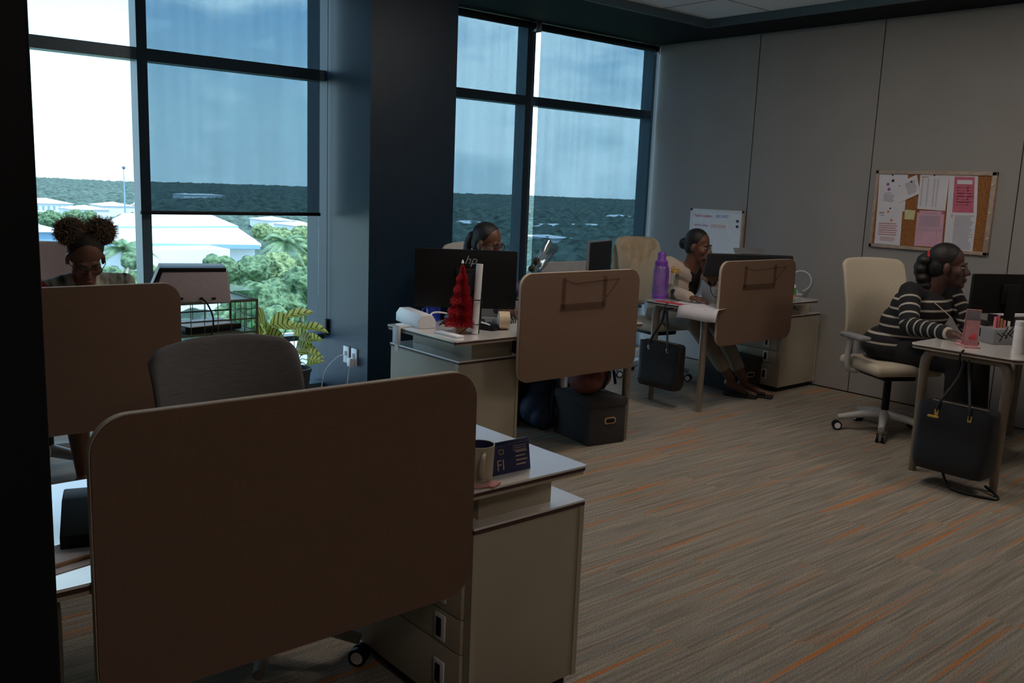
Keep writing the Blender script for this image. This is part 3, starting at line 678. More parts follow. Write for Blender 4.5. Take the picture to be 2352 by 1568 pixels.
# ---- desk A items
p = at(1098,1100,Z=T); r = thing('mug', 'pale mug with dark inside standing at the foreground screen corner', 'mug', (p.x,p.y,T))
b = bm_(); lathe(b, [(0,0),(.034,0),(.039,.004),(.043,.098),(.043,.10),(.0405,.10),(.037,.012),(0,.01)], (p.x,p.y,T), 32); new('cup', b, 'cream', r, True, True)
b = bm_(); lathe(b, [(.0402,.098),(.0368,.012),(0,.011)], (p.x,p.y,T), 32); new('inside', b, 'navy', r, True, True)
b = bm_(); tube(b, smooth_path([(p.x-.012,p.y-.038,T+.085),(p.x-.035,p.y-.062,T+.075),(p.x-.035,p.y-.060,T+.035),(p.x-.012,p.y-.034,T+.02)]), .006, 8); new('handle', b, 'cream', r, True, True)
A_ = at(1127,1095,Z=T); B_ = at(1218,1075,Z=T); u = (B_-A_); L = u.length; u.normalize(); nrm = V((u.y,-u.x,0)); ang = math.atan2(u.y,u.x)
r = thing('brochure_card', 'navy folded card with gold lettering standing on the foreground desk', 'card', ((A_.x+B_.x)/2,(A_.y+B_.y)/2,T), ang)
b = bm_(); 
def slab(b, x0, x1, z0, z1, y0, lean, th=.002):
    vs = b2(b, (x0,-th/2,z0), (x1,th/2,z1)); xf(b, vs, Matrix.Translation((0,y0,0)) @ Matrix.Rotation(lean,4,'X'))
slab(b, -L/2, L/2, 0, .080, 0, -.16); new('front_leaf', b, 'navy', r)
b = bm_(); slab(b, -L/2+.01, L/2+.012, 0, .086, .05, .22); new('back_leaf', b, 'navy', r)
fm = rootm(r) @ Matrix.Rotation(-.16,4,'X')
def ct(bd, x, z, s, mm='gold'): text('lettering', bd, s, mm, r, fm @ Matrix.Translation((x,-.002,z)) @ face_m((0,0,0),(1,0,0),(0,0,1)))
ct('CI', -L*.22, .062, .022); ct('FI', -L*.25, .025, .042, 'board_frame')
b = bm_()
for k in range(4): vs = b2(b, (L*.14,-.0025,.018+.012*k), (L*.14+.035+.006*(k%2),-.0012,.022+.012*k)); 
for k in range(3): b2(b, (L*.08,-.0025,.060+.006*k), (L*.42,-.0012,.0618+.006*k))
xf(b, b.verts, Matrix.Rotation(-.16,4,'X')); new('small_print', b, 'board_frame', r)
p = at(1118,1118,Z=T); b = bm_(); box(b, (p.x+.02,p.y+.0,T+.004), (.05,.03,.006), rz=.5, bev=.002); box(b, (p.x-.02,p.y+.005,T+.004), (.04,.02,.006), rz=-.3, bev=.002)
thing1('sweet_wrapper', b, 'print_red', 'small crumpled reddish wrapper at the front edge beside the mug', 'wrapper')
# left end of desk A: desk phone and papers
p = at(165,1180,Z=T+.05); r = thing('desk_phone', 'black desk phone on the foreground desk beside the dark column', 'telephone', (.57,2.03,T), -.3)
b = bm_(); prism(b, [(-.09,0),(.09,0),(.09,.075),(.02,.075),(-.09,.03)], .19, Matrix.Rotation(PI/2,4,'Z') @ Matrix.Translation((0,-.1,0)), bev=.004); new('body', b, 'plastic_black', r)
b = bm_(); tube(b, smooth_path([(-.10,-.05,.065),(-.07,-.05,.085),(.07,-.05,.085),(.10,-.05,.065)]), .018, 10); xf(b, b.verts, Matrix.Rotation(PI/2,4,'Z')); new('handset', b, 'plastic_black', r)
b = bm_(); box(b, (.46,1.93,T+.001), (.12,.14,.001), rz=.2); thing1('paper', b, 'paper', 'white sheet lying on the foreground desk by the dark phone', 'paper')
r = thing('pen', 'tan pencil lying across the foreground desk end', 'pencil', (.47,1.89,T)); b = bm_(); tube(b, [(.40,1.875,T+.006),(.54,1.905,T+.006)], .004, 8); new('barrel', b, 'wood', r, True, True)
b = bm_(); box(b, (.60,1.875,T+.017), (.06,.09,.032), rz=.3, bev=.012); thing1('computer_mouse', b, 'plastic_black', 'black mouse on the foreground desk beside the screen edge', 'mouse')

# ---- cart, printer, plants by window 1
r = thing('wire_cart', 'dark wire cart with printer on top in front of the window', 'cart', (2.12,5.36,0))
x0, x1, y0, y1 = 1.87, 2.36, 5.16, 5.56
for sx in (x0,x1):
    for sy in (y0,y1): b = bm_(); tube(b, [(sx,sy,0),(sx,sy,.80)], .008, 8); new('post', b, 'wire', r, True, True)
b = bm_()
for z in (.60,.68,.795):
    tube(b, [(x0,y0,z),(x1,y0,z),(x1,y1,z),(x0,y1,z)], .005, 6, closed=True)
for k in range(1,6): x = x0+(x1-x0)*k/6; tube(b, [(x,y0,.60),(x,y0,.795)], .0025, 6); tube(b, [(x,y1,.60),(x,y1,.795)], .0025, 6)
for k in range(1,5): y = y0+(y1-y0)*k/5; tube(b, [(x1,y,.60),(x1,y,.795)], .0025, 6)
new('wire_basket', b, 'wire', r, True, True)
for z in (.25,.60,.79): b = bm_(); b2(b, (x0,y0,z-.008), (x1,y1,z), bev=.002); new('shelf', b, 'wire' , r, False, True)
b = bm_(); b2(b, (x1+.012,y0+.02,.56), (x1+.016,y1+.03,.845)); thing1('acrylic_sheet', b, 'acrylic', 'clear acrylic sheet standing upright against the wire cart', 'acrylic sheet', smooth=False)
r = thing('printer', 'pale printer with raised black lid on the wire cart', 'printer', (2.0,5.30,.79), -.32)
b = bm_(); prism(b, [(-.21,0),(.22,0),(.225,.02),(.21,.185),(-.15,.185),(-.21,.02)], .26, Matrix.Translation((0,-.13,0)), bev=.008); new('body', b, 'printer', r)
b = bm_(); prism(b, [(-.225,.06),(-.22,.05),(-.155,.187),(.20,.187),(.20,.206),(-.165,.206)], .30, Matrix.Translation((0,-.135,0)), bev=.003); new('lid', b, 'plastic_black', r)
for xx_ in (-.05,.06,.13): b = bm_(); box(b, (xx_,-.133,.028), (.02,.012,.012), bev=.003); new('port', b, 'plastic_black', r)
b = bm_(); tube(b, smooth_path([(.06,-.14,.03),(.09,-.16,.0),(.12,-.165,-.08),(.115,-.16,-.17),(.10,-.15,-.19)]), .005, 8); new('power_cable', b, 'plastic_black', r)
b = bm_(); box(b, (2.10,5.36,.625), (.36,.28,.035), rz=.1, bev=.003); thing1('closed_laptop', b, 'plastic_black', 'flat dark device on the lower shelf of the wire cart', 'laptop')
b = bm_(); box(b, (2.08,5.33,.645), (.30,.22,.004), rz=.25); thing1('paper', b, 'white', 'white sheets on the lower shelf of the wire cart', 'paper')
b = bm_(); box(b, (2.0,5.10,.0+.28), (.0001,.0001,.0001)); b.free()

def leaf(b, base, dirv, L, W, droop, up=V((0,0,1)), uvl=None):
    n = 10; side = dirv.cross(up).normalized(); rows = []
    for k in range(n+1):
        t = k/n; c = base+dirv*L*t+V((0,0,-droop*L*t*t)); wd = W*math.sin(PI*min(1,t*.94+.03))**.75
        rows.append([b.verts.new(c+side*wd*s+V((0,0,abs(s)*wd*.35))) for s in (-1,-.5,0,.5,1)])
    for k in range(n):
        for i in range(4):
            f = b.faces.new((rows[k][i], rows[k][i+1], rows[k+1][i+1], rows[k+1][i]))
            for lp, (kk, ii) in zip(f.loops, ((k,i),(k,i+1),(k+1,i+1),(k+1,i))): lp[uvl].uv = (kk/n, ii/4)
def plant(label, x, y, potr, poth, leaves, m, z0=0):
    r = thing('potted_calathea', label, 'potted plant', (x,y,z0))
    b = bm_(); lathe(b, [(0,0),(potr*.72,0),(potr,poth*.92),(potr*1.06,poth*.92),(potr*1.06,poth),(potr*.95,poth),(potr*.9,poth-.03),(0,poth-.03)], (x,y,z0), 28); new('pot', b, 'pot', r, True, True)
    b = bm_(); lathe(b, [(potr*.9,poth-.028),(0,poth-.02)], (x,y,z0), 20); new('soil', b, 'soil', r, True, True)
    bs = bm_(); bl = bm_(); uvl = bl.loops.layers.uv.new('UVMap')
    for (tip, L, W, dr) in leaves:
        base = V((x,y,z0+poth-.02)); tip = V(tip); d = V((tip.x-x, tip.y-y, 0)); dn = d.normalized() if d.length > 1e-3 else V((1,0,0))
        st = tip-dn*L*.75-V((0,0,L*.25)); tube(bs, smooth_path([base, base*.5+st*.5+V((0,0,.04)), st], 4), .003, 5)
        dv = (tip-st).normalized(); leaf(bl, st, dv, L*1.1, W*1.2, dr, up=V((random.uniform(-.6,0),-.75,random.uniform(.3,.7))), uvl=uvl)
    new('stems', bs, 'green', r, True, True); new('leaves', bl, m, r, True, True)
    return r
PX, PY = 2.66, 5.36
lv = []
for (px, py, L, W) in ((592,722,.20,.045),(590,755,.18,.035),(660,735,.14,.05),(700,712,.20,.026),(580,765,.12,.04),(690,745,.12,.02),(640,765,.15,.035),(610,748,.14,.03)):
    q = at(px,py,Y=PY-.05+random.uniform(-.08,.08)); lv.append((q,L,W,random.uniform(.1,.4)))
plant('taller potted calathea with pale striped leaves beside the wire cart', 2.50, 5.34, .10, .26, lv, 'calathea')
lv = []
for (px, py, L, W) in ((738,742,.16,.03),(735,800,.13,.025),(730,770,.12,.03),(728,825,.12,.02),(700,760,.10,.03),(700,790,.11,.04),(735,815,.12,.018),(690,800,.1,.04),(715,780,.13,.035),(690,820,.1,.03),(708,770,.12,.03),(722,790,.12,.03)):
    q = at(px,py,Y=5.35+random.uniform(-.1,.1)); lv.append((q,L,W,random.uniform(.2,.7)))
plant('smaller potted calathea in a dark pot against the column side', 2.73, 5.40, .105, .29, lv, 'calathea')

# ---- desk D items
def bottle(label, px, py, prof, m, parts=()):
    p = at(px,py,Z=T); r = thing('water_bottle', label, 'bottle', (p.x,p.y,T))
    b = bm_(); lathe(b, prof, (p.x,p.y,T), 28); new('body', b, m, r, True, True)
    for nm, pr, mm in parts: b = bm_(); lathe(b, pr, (p.x,p.y,T), 28); new(nm, b, mm, r, True, True)
    return r, p
r, p = bottle('large purple water bottle with a screw cap and side strap', 1514,684, [(0,.002),(.056,.002),(.058,.03),(.056,.20),(.052,.235),(.04,.255)], 'purple_clear',
  (('base_ring', [(0,0),(.058,0),(.060,.004),(.060,.03),(.0585,.032)], 'purple'), ('cap', [(.046,.24),(.048,.244),(.048,.275),(.036,.285),(.03,.30),(.032,.335),(.026,.345),(0,.347)], 'purple')))
b = bm_(); tube(b, smooth_path([p+V((-.0,-.05,.26)), p+V((-.0,-.068,.22)), p+V((-.0,-.068,.12)), p+V((.0,-.06,.08))]), .009, 8); new('strap', b, 'purple', r, True, True)
r, p = bottle('slim clear bottle with a gold lid next to the purple bottle', 1546,688, [(0,.002),(.03,.002),(.032,.008),(.032,.19),(.024,.205)], 'glass_clear',
  (('lid', [(.026,.2),(.03,.203),(.03,.232),(.0,.236)], 'gold'), ('infuser', [(.02,.01),(.022,.02),(.022,.07),(.01,.08)], 'plastic_black')))
b = bm_(); tube(b, smooth_path([p+V((-.03,0,.21)), p+V((-.045,0,.235)), p+V((-.03,0,.25)), p+V((0,0,.24))]), .004, 6); new('loop', b, 'gold', r, True, True)
def sheet(label, c, w_, h, rz, m='paper', z=T, curl=0):
    b = bm_(); n = 14; g = []
    for j in range(n+1):
        row = []
        for i in range(9):
            u, v = i/8-.5, j/n-.5; zz_ = .002 - curl*max(0,-v-.33)**2*3.2 + .004*math.sin(i*.8)*(curl>0)
            row.append(b.verts.new(V((u*w_, v*h, zz_))))
        g.append(row)
    for j in range(n):
        for i in range(8): b.faces.new((g[j][i],g[j][i+1],g[j+1][i+1],g[j+1][i]))
    xf(b, b.verts, Matrix.Translation((c[0],c[1],z)) @ Matrix.Rotation(rz,4,'Z'))
    o = new('paper', b, m); mo = o.modifiers.new('thick','SOLIDIFY'); mo.thickness = .0012; return tag(o, label, 'paper', 'papers on the desk by the grey wall')
sheet('white sheet drooping over the desk end next to the tote bag', (5.12,3.93), .30, .22, -PI/2+.2, curl=.9, z=T+.003)
sheet('white sheet lying flat behind the drooping one', (5.30,4.16), .30, .21, .5)
p = at(1535,690,Z=T); b = bm_(); box(b, (5.09,4.20,T+.003), (.05,.24,.004), rz=.05); thing1('folder', b, 'red', 'red folder edge under the bottles at the desk end', 'folder')
p = at(1632,690,Z=T); r = thing('desk_organizer', 'grey organizer box under the dark monitors, cable at its side', 'organizer', (5.46,4.05,T), .0)
b = bm_(); box(b, (5.50,4.06,T+.055), (.30,.13,.11), rz=-.1, bev=.004); new('body', b, 'plastic_grey', r, True, True)
b = bm_(); tube(b, smooth_path([at(1655,640,Y=3.95), at(1638,652,Y=3.95), at(1632,665,Y=3.95), at(1640,680,Y=3.95), at(1655,684,Y=3.95)]), .0028, 6); thing1('cable', b, 'plastic_black', 'black cable curving down before the grey organizer', 'cable')
# ring lamp on right end
p = at(1835,680,Z=T); r = thing('ring_lamp', 'thin white ring-shaped desk lamp near the grey wall', 'lamp', (6.40,4.12,T))
c_ = at(1839,645,Y=4.12); vw = (c_-CAMPOS).normalized(); s1 = V((vw.y,-vw.x,0)).normalized(); s2 = V((0,0,1))
b = bm_(); pts = [c_+(s1*math.cos(a_)+s2*math.sin(a_))*.083 for a_ in [math.radians(-75+ (330)*k/40) for k in range(41)]]; tube(b, pts, .0045, 8); ell(b, pts[-1-12], .012, sub=2); new('ring', b, 'plastic_white', r, True, True)
b = bm_(); tube(b, smooth_path([pts[-1], V((c_.x-.04,c_.y,c_.z-.1)), V((c_.x-.05,c_.y,T+.02))]), .004, 8); new('neck', b, 'plastic_white', r, True, True)
b = bm_(); lathe(b, [(0,0),(.05,0),(.05,.012),(.012,.02),(0,.02)], (c_.x-.05,c_.y,T)); new('base', b, 'plastic_white', r, True, True)
p = at(1823,682,Z=T); r = thing('small_bottle', 'tiny green and orange bottle at the foot of the ring lamp', 'bottle', (p.x,p.y,T))
b = bm_(); lathe(b, [(0,0),(.015,0),(.016,.03),(.016,.075)], (p.x,p.y,T), 16); new('body', b, 'green', r, True, True); b = bm_(); lathe(b, [(.0165,.0),(.0165,.012),(.0165,.018)], (p.x,p.y,T), 16); new('label_band', b, 'ink_orange', r, True, True); b = bm_(); lathe(b, [(.012,.075),(.012,.10),(0,.102)], (p.x,p.y,T), 16); new('cap', b, 'white', r, True, True)
b = bm_(); 
for k in range(3): tube(b, smooth_path([V((6.30+.05*k,4.0,.72)), V((6.36,4.05-.03*k,.66)), V((6.45+.02*k,4.03,.64)), V((6.50,4.1+.05*k,.625))]), .0035, 6)
thing1('cable_bundle', b, 'plastic_black', 'cables tucked between desk and cabinet near the grey wall', 'cable')

# ---- whiteboard
r = thing('whiteboard', 'small whiteboard with red and blue handwriting on the grey wall', 'whiteboard', (6.69,5.06,.82))
b = bm_(); b2(b, (6.682,4.785,.84), (6.698,5.335,1.385)); new('writing_surface', b, 'white', r, False, True)
for lo, hi, nm in (((6.676,4.765,1.378),(6.70,5.352,1.395),'frame_rail'),((6.676,4.765,.825),(6.70,5.352,.842),'frame_rail'),((6.676,4.765,.825),(6.70,4.787,1.395),'frame_rail'),((6.676,5.333,.825),(6.70,5.352,1.395),'frame_rail')):
    b = bm_(); b2(b, lo, hi); new(nm, b, 'board_frame' if lo[1] < 4.77 and hi[1] < 4.8 else 'plastic_white', r, False, True)
def wt(bd, y, z, s, mm, parent=r, x=6.6805, name='handwriting', sh=.15): return text(name, bd, s, mm, parent, face_m((x,y,z), (0,-1,0), (0,0,1)), shear=sh)
wt('Team Leader:', 5.21, 1.335, .038, 'ink_red'); wt('285 2427', 5.00, 1.337, .037, 'ink_blue'); wt('Admin Sales:', 5.225, 1.25, .032, 'ink_purple'); wt('(222-5245)', 5.035, 1.248, .037, 'ink_orange'); wt('0%', 5.10, 1.05, .03, 'ink_purple')
for z in (1.305, 1.258): b = bm_(); lathe(b, [(0,0),(.012,0),(.011,.008),(0,.009)], (6.682,4.83,z), 16, Matrix.Rotation(-PI/2,4,'Y')); new('magnet', b, 'navy', r, True, True)

# ---- corkboard
r = thing('corkboard', 'wood-framed corkboard with pinned papers on the grey wall', 'noticeboard', (6.69,3.15,1.18))
b = bm_(); b2(b, (6.686,2.73,1.20), (6.699,3.575,1.745)); new('cork_panel', b, 'cork', r, False, True)
for lo, hi in (((6.675,2.705,1.735),(6.70,3.592,1.762)),((6.675,2.705,1.18),(6.70,3.592,1.205)),((6.675,2.705,1.18),(6.70,2.738,1.762)),((6.675,3.568,1.18),(6.70,3.592,1.762))):
    b = bm_(); b2(b, lo, hi, bev=.003); new('frame_rail', b, 'board_frame', r, True, True)
def bp_(px, py): q = at(px,py,X=6.684); return q.y, q.z
def rq(x, y): return 1960+x/6, 370+y/6       # board close-up coordinates
def sheet_on_board(label, quad, m, x=6.683, prints=(), pins=(), name='pinned_paper'):
    q = [at(*rq(*p), X=x) for p in quad]; cen = sum(q, V())/4
    r = thing(name, label, 'paper', cen, 0, 'papers on the corkboard')
    b = bm_(); f = [b.verts.new(v) for v in q]; g = [b.verts.new(v+V((.0012,0,0))) for v in q]; b.faces.new(f); b.faces.new(g[::-1])
    for i in range(4): b.faces.new((f[i], g[i], g[(i+1)%4], f[(i+1)%4]))
    new('sheet', b, m, r, False, True)
    def uv(u, v): return (q[0]*(1-u)+q[1]*u)*(1-v)+(q[3]*(1-u)+q[2]*u)*v
    for mm, rects in prints:
        b = bm_()
        for (u0,v0,u1,v1) in rects:
            c = [uv(u0,v0),uv(u1,v0),uv(u1,v1),uv(u0,v1)]; fr = [b.verts.new(k+V((-.0010,0,0))) for k in c]; bk = [b.verts.new(k+V((-.0002,0,0))) for k in c]
            b.faces.new(fr); b.faces.new(bk[::-1])
            for i in range(4): b.faces.new((fr[i],bk[i],bk[(i+1)%4],fr[(i+1)%4]))
        new('print', b, mm, r, False, True)
    for (u,v) in pins: b = bm_(); ell(b, uv(u,v)+V((-.005,0,0)), .006, sub=2); new('pin', b, 'ink', r, True, True)
    return r, uv
lines = lambda v0, v1, n, u0=.12, u1=.88, j=.06: [(u0, v0+(v1-v0)*k/n, u1-random.random()*j, v0+(v1-v0)*(k+.45)/n) for k in range(n)]
r, uv = sheet_on_board('white sheet with dark round pictures at the board\'s upper left', [(360,178),(755,185),(705,695),(330,640)], 'paper', prints=[('print_grey', lines(.58,.8,6,.2,.6)+[(.25,.53,.5,.545)])], pins=[(.48,.02)])
for (u,v,s) in ((.50,.18,.011),(.33,.29,.012),(.38,.43,.012)): b = bm_(); lathe(b, [(0,0),(s,0),(s,.0016),(0,.0016)], uv(u,v), 18, Matrix.Rotation(-PI/2,4,'Y')); new('picture', b, 'ink_purple' if u < .4 else 'ink', r, True, True)
r, uv = sheet_on_board('white sheet with orange dots and red text at the lower left', [(330,640),(680,640),(640,1160),(288,1130)], 'paper', x=6.6815, prints=[('print_red', lines(.42,.78,6,.12,.85)+lines(.80,.92,4,.2,.8)),('print_grey', [(.1,.12,.3,.16),(.12,.2,.3,.22)])], pins=[(.53,.02)])
for (u,v) in ((.45,.11),(.60,.34)): b = bm_(); lathe(b, [(0,0),(.01,0),(.01,.0016),(0,.0016)], uv(u,v), 18, Matrix.Rotation(-PI/2,4,'Y')); new('picture', b, 'ink_orange', r, True, True)
sheet_on_board('tilted folded white sheet pinned over its neighbours near the top', [(515,355),(875,185),(920,445),(610,580)], 'paper', x=6.678, prints=[('print_grey', lines(.2,.85,9,.52,.92)), ('print_red', [(.28,.13,.34,.19)])], pins=[(.77,.22)])
sheet_on_board('white table sheet at the top centre of the corkboard', [(925,180),(1325,192),(1265,685),(880,655)], 'paper', prints=[('print_grey', [(.06,.06,.3,.09)]+[(u,v,u+.05,v+.016) for u in (.08,.28,.5,.62) for v in [.12+.035*k for k in range(23)]])], pins=[(.5,.02)])
sheet_on_board('pink sheet with purple corners at the lower centre', [(885,680),(1258,690),(1215,1190),(835,1165)], 'paper_pink', x=6.6815, prints=[('print_grey', lines(.06,.1,1,.3,.7)+lines(.15,.46,8,.1,.9)+[(.0,.5,.98,.51),(.0,.55,.98,.56),(.22,.55,.225,.95),(.78,.55,.785,.95)]),('print_pink', [(0,0,.09,.06),(.9,0,1,.08)])], pins=[(.03,.0)])
sheet_on_board('small yellow-green sticky note on bare cork', [(715,665),(855,680),(835,808),(702,798)], 'note', name='sticky_note')
sheet_on_board('white sheet with large crimson calendar block at upper right', [(1325,195),(1720,205),(1700,735),(1285,725)], 'paper', prints=[('print_pink', [(.19,.03,.89,.11),(.19,.11,.29,.22),(.82,.11,.89,.22),(.19,.22,.89,.96)]),('ink_red', [(.22+.085*k,.30+.075*j,.28+.085*k,.325+.075*j) for k in range(8) for j in range(7)])], pins=[])
sheet_on_board('densely printed white sheet at the lower right', [(1285,725),(1700,735),(1640,1240),(1240,1215)], 'paper', x=6.6815, prints=[('print_grey', lines(.04,.98,26,.28,.95,.15)),('paper_pink', [(.16,.0,.22,.1),(.12,.82,.2,.9)])])
for i, (x, y) in enumerate(((1930,325),(1885,712),(1850,1065))):
    q = at(*rq(x,y), X=6.676); b = bm_(); lathe(b, [(0,0),(.008,0),(.006,.01),(.008,.013),(0,.014)], (6.675,q.y,q.z), 14, Matrix.Rotation(-PI/2,4,'Y')); thing1('push_pin', b, 'tape', ('upper','middle','lower')[i]+' of three pale push pins on the corkboard\'s right frame', 'push pin', 'push pins on the board frame')

# ---- desk E items
p = at(2228,796,Z=T); r = thing('phone_stand', 'pink phone stand holding a pink-framed phone on the right desk', 'phone stand', (p.x,p.y,T), -1.0)
b = bm_(); slab(b, -.035, .035, 0, .15, -.01, .0, .006); new('front_plate', b, 'pink_clear', r)
b = bm_(); slab(b, -.038, .038, 0, .215, .055, .22, .010); new('back_plate', b, 'pink_clear', r)
b = bm_(); box(b, (0,.0,.004), (.085,.12,.008), bev=.003); new('foot', b, 'pink_clear', r)
b = bm_(); slab(b, -.033, .033, .15, .205, .045, .22, .003); new('phone_top', b, 'plastic_grey', r)
b = bm_(); box(b, (.012,-.015,.06), (.016,.003,.03), bev=.001); box(b, (-.004,-.015,.052), (.02,.003,.012), bev=.001); new('red_motif', b, 'red', r)
p = at(2206,778,Z=T); b = bm_(); ell(b, (p.x,p.y,T+.017), (.05,.03,.018)); thing1('computer_mouse', b, 'pink', 'pink oval mouse beside the phone stand', 'mouse')
b = bm_(); tube(b, [at(2193,788,Z=T+.005), at(2222,797,Z=T+.005)], .004, 8); thing1('pen', b, 'print_red', 'dark red pen lying before the pink phone stand', 'pen')
p = at(2325,815,Z=T); p = at(2342,812,Z=T); r = thing('tumbler', 'white tumbler standing at the right edge of the photo', 'tumbler', (p.x,p.y+.01,T))
b = bm_(); lathe(b, [(0,0),(.03,0),(.032,.004),(.032,.15),(.030,.155)], (p.x,p.y+.01,T), 28); new('body', b, 'plastic_white', r, True, True); b = bm_(); lathe(b, [(.031,.152),(.032,.155),(.031,.178),(.0,.182)], (p.x,p.y+.01,T), 28); new('lid', b, 'plastic_white', r, True, True)
p = at(2290,790,Z=T); r = thing('desk_organizer', 'dark grey organizer box full of pink stationery on the right desk', 'organizer', (5.58,2.10,T))
b = bm_(); box(b, (5.56,2.10,T+.045), (.22,.12,.09), rz=-.55, bev=.004); new('body', b, 'plastic_grey', r, True, True)
for k, (dx, m_, h) in enumerate(((-.07,'pink',.05),(-.05,'print_pink',.06),(-.03,'gold',.04),(-.01,'pink',.03),(.02,'white',.025))):
    b = bm_(); c = V((5.56+dx*.85,2.10-dx*.52,T+.085)); tube(b, [c, c+V((.004,0,h+.02))], .008, 8); thing1('marker', b, m_, ['pink marker leftmost in the dark organizer','crimson marker second from left in the organizer','gold clip stick in the organizer','short pink marker right of the gold stick','white marker tip in the organizer'][k], 'marker', 'stationery in the organizer')
b = bm_()
for k in range(3): q = at(2290+12*k,765,Y=2.02); tube(b, smooth_path([q, q+V((.02,-.02,-.02)), q+V((.05,.0,-.05+.02*k)), q+V((.09,-.02,.03)), q+V((.11,.0,-.0))]), .003, 6)
thing1('cable_bundle', b, 'plastic_black', 'black cable tangle beneath the right-hand black monitor', 'cable')
b = bm_(); q = at(2318,721,Y=2.35); box(b, (q.x+.05,q.y,q.z), (.30,.22,.008), rz=-.3, bev=.001); box(b, (q.x+.08,q.y,q.z+.008), (.28,.2,.006), rz=-.2, bev=.001); thing1('paper_stack', b, 'paper', 'white papers on a riser behind the right-hand monitor', 'papers')
b = bm_(); b2(b, (q.x-.08,q.y-.09,T), (q.x+.2,q.y+.1,q.z-.004), bev=.003); thing1('riser_box', b, 'storage', 'dark box under the papers behind the right-hand monitor', 'box')

# ---- bags
def tote(label, yr, zr, x, thick, m, strap_top, buckles, name='handbag', flare=.03, hook='plastic_black'):
    y0, y1 = yr; z0, z1 = zr; yc_ = (y0+y1)/2; r = thing(name, label, 'bag', (x,yc_,z0))
    b = bm_(); n = 12; rings = []
    for k in range(n+1):
        t = k/n; z = z0+(z1-z0)*t; hw = (y1-y0)/2*(1-flare*(1-t))-(.02*(1-t)**6); th = thick/2*(1-.45*t)-(.01 if k == 0 else 0)+.004*math.sin(t*9)
        ring = []
        for i in range(32):
            a_ = 2*PI*i/32; cx_, sy_ = math.cos(a_), math.sin(a_)
            ring.append(b.verts.new(V((x+th*math.copysign(abs(sy_)**.4, sy_), yc_+hw*math.copysign(abs(cx_)**.25, cx_), z-(.012*math.cos(sy_*2) if k == n else 0)))))
        rings.append(ring)
    for A, B in zip(rings, rings[1:]):
        for i in range(32): b.faces.new((A[i],A[(i+1)%32],B[(i+1)%32],B[i]))
    b.faces.new(rings[0][::-1]); b.faces.new(rings[-1]); new('body', b, m, r, True, True)
    for k, s in enumerate((-1,1)):
        w_ = (y1-y0)*.20
        for xo in (-thick*.3,):
            b = bm_(); tube(b, smooth_path([(x+xo+.004*k, yc_+s*w_*1.1, z1-.06),(x+xo, yc_+s*w_, z1+.01),(x+.006, yc_+s*w_*.35, strap_top*.6+z1*.4),(x+.012, yc_+s*.012, strap_top)]), .008, 8); new('strap', b, m, r, True, True)
        b = bm_(); box(b, (x-thick*.31, yc_+s*w_*1.1, z1-.045), (.012,.022,.035), bev=.003); new('buckle', b, buckles, r, True, True)
    b = bm_(); tube(b, [(x-.0,y0+.05,z1+.004),(x,y1-.05,z1+.006)], .004, 6); new('zip', b, 'metal', r, True, True)
    return r
tote('black tote bag hanging from the end of the desk by the wall', (3.975,4.365), (.145,.47), 4.99, .13, 'leather', .70, 'chrome')
b = bm_(); box(b, (5.03,4.17,.712), (.07,.03,.01)); tube(b, smooth_path([(5.02,4.17,.752),(4.995,4.17,.735),(4.995,4.17,.70),(5.01,4.17,.68)]), .004, 6); thing1('bag_hook', b, 'plastic_black', 'small black hook over the desk end holding the tote', 'hook')
r = tote('large navy-black handbag hanging from the right-hand desk end', (1.845,2.245), (.10,.46), 4.95, .22, 'leather_navy', .715, 'gold', flare=-.01)
b = bm_(); tube(b, smooth_path([(4.95,2.10,.11),(4.92,2.06,.04),(4.90,2.0,.010),(4.90,1.9,.008),(4.94,1.80,.008),(5.0,1.82,.009),(5.05,1.9,.03)]), .008, 8); new('shoulder_strap', b, 'leather', r, True, True)
b = bm_(); box(b, (4.835,2.13,.40), (.012,.06,.012), bev=.003); new('clasp', b, 'gold', r, True, True)
b = bm_(); tube(b, smooth_path([(5.02,2.09,.752),(4.985,2.09,.735),(4.985,2.09,.70),(5.0,2.09,.68)]), .006, 8); thing1('bag_hook', b, 'plastic_black', 'black hook over the right-hand desk end holding the handbag', 'hook')

def storage_box(label, c, w_, d, h, rz):
    r = thing('storage_box', label, 'storage box', (c[0],c[1],0), rz, 'grey fabric storage boxes')
    b = bm_(); box(b, (0,0,h/2-.01), (w_-.014,d-.014,h-.02), bev=.006); new('box_body', b, 'storage', r)
    b = bm_(); box(b, (0,0,h-.025), (w_,d,.05), bev=.006); new('lid', b, 'storage', r)
    b = bm_(); prism(b, rrect(.085,.042,.018), .004, Matrix.Translation((0.02,-d/2+.003,h*.52))); g = new('grommet', b, 'wood', r)
    b = bm_(); prism(b, rrect(.066,.026,.012), .003, Matrix.Translation((0.02,-d/2+.0015,h*.52))); new('handle_hole', b, 'plastic_black', g)
    return r
storage_box('dark grey lidded storage box under the middle brown screen', (3.965,3.86), .29, .38, .285, -.15)
storage_box('dark grey lidded storage box beneath the desk by the wall, behind the sandalled feet', (6.0,4.28), .29, .38, .27, -.15)
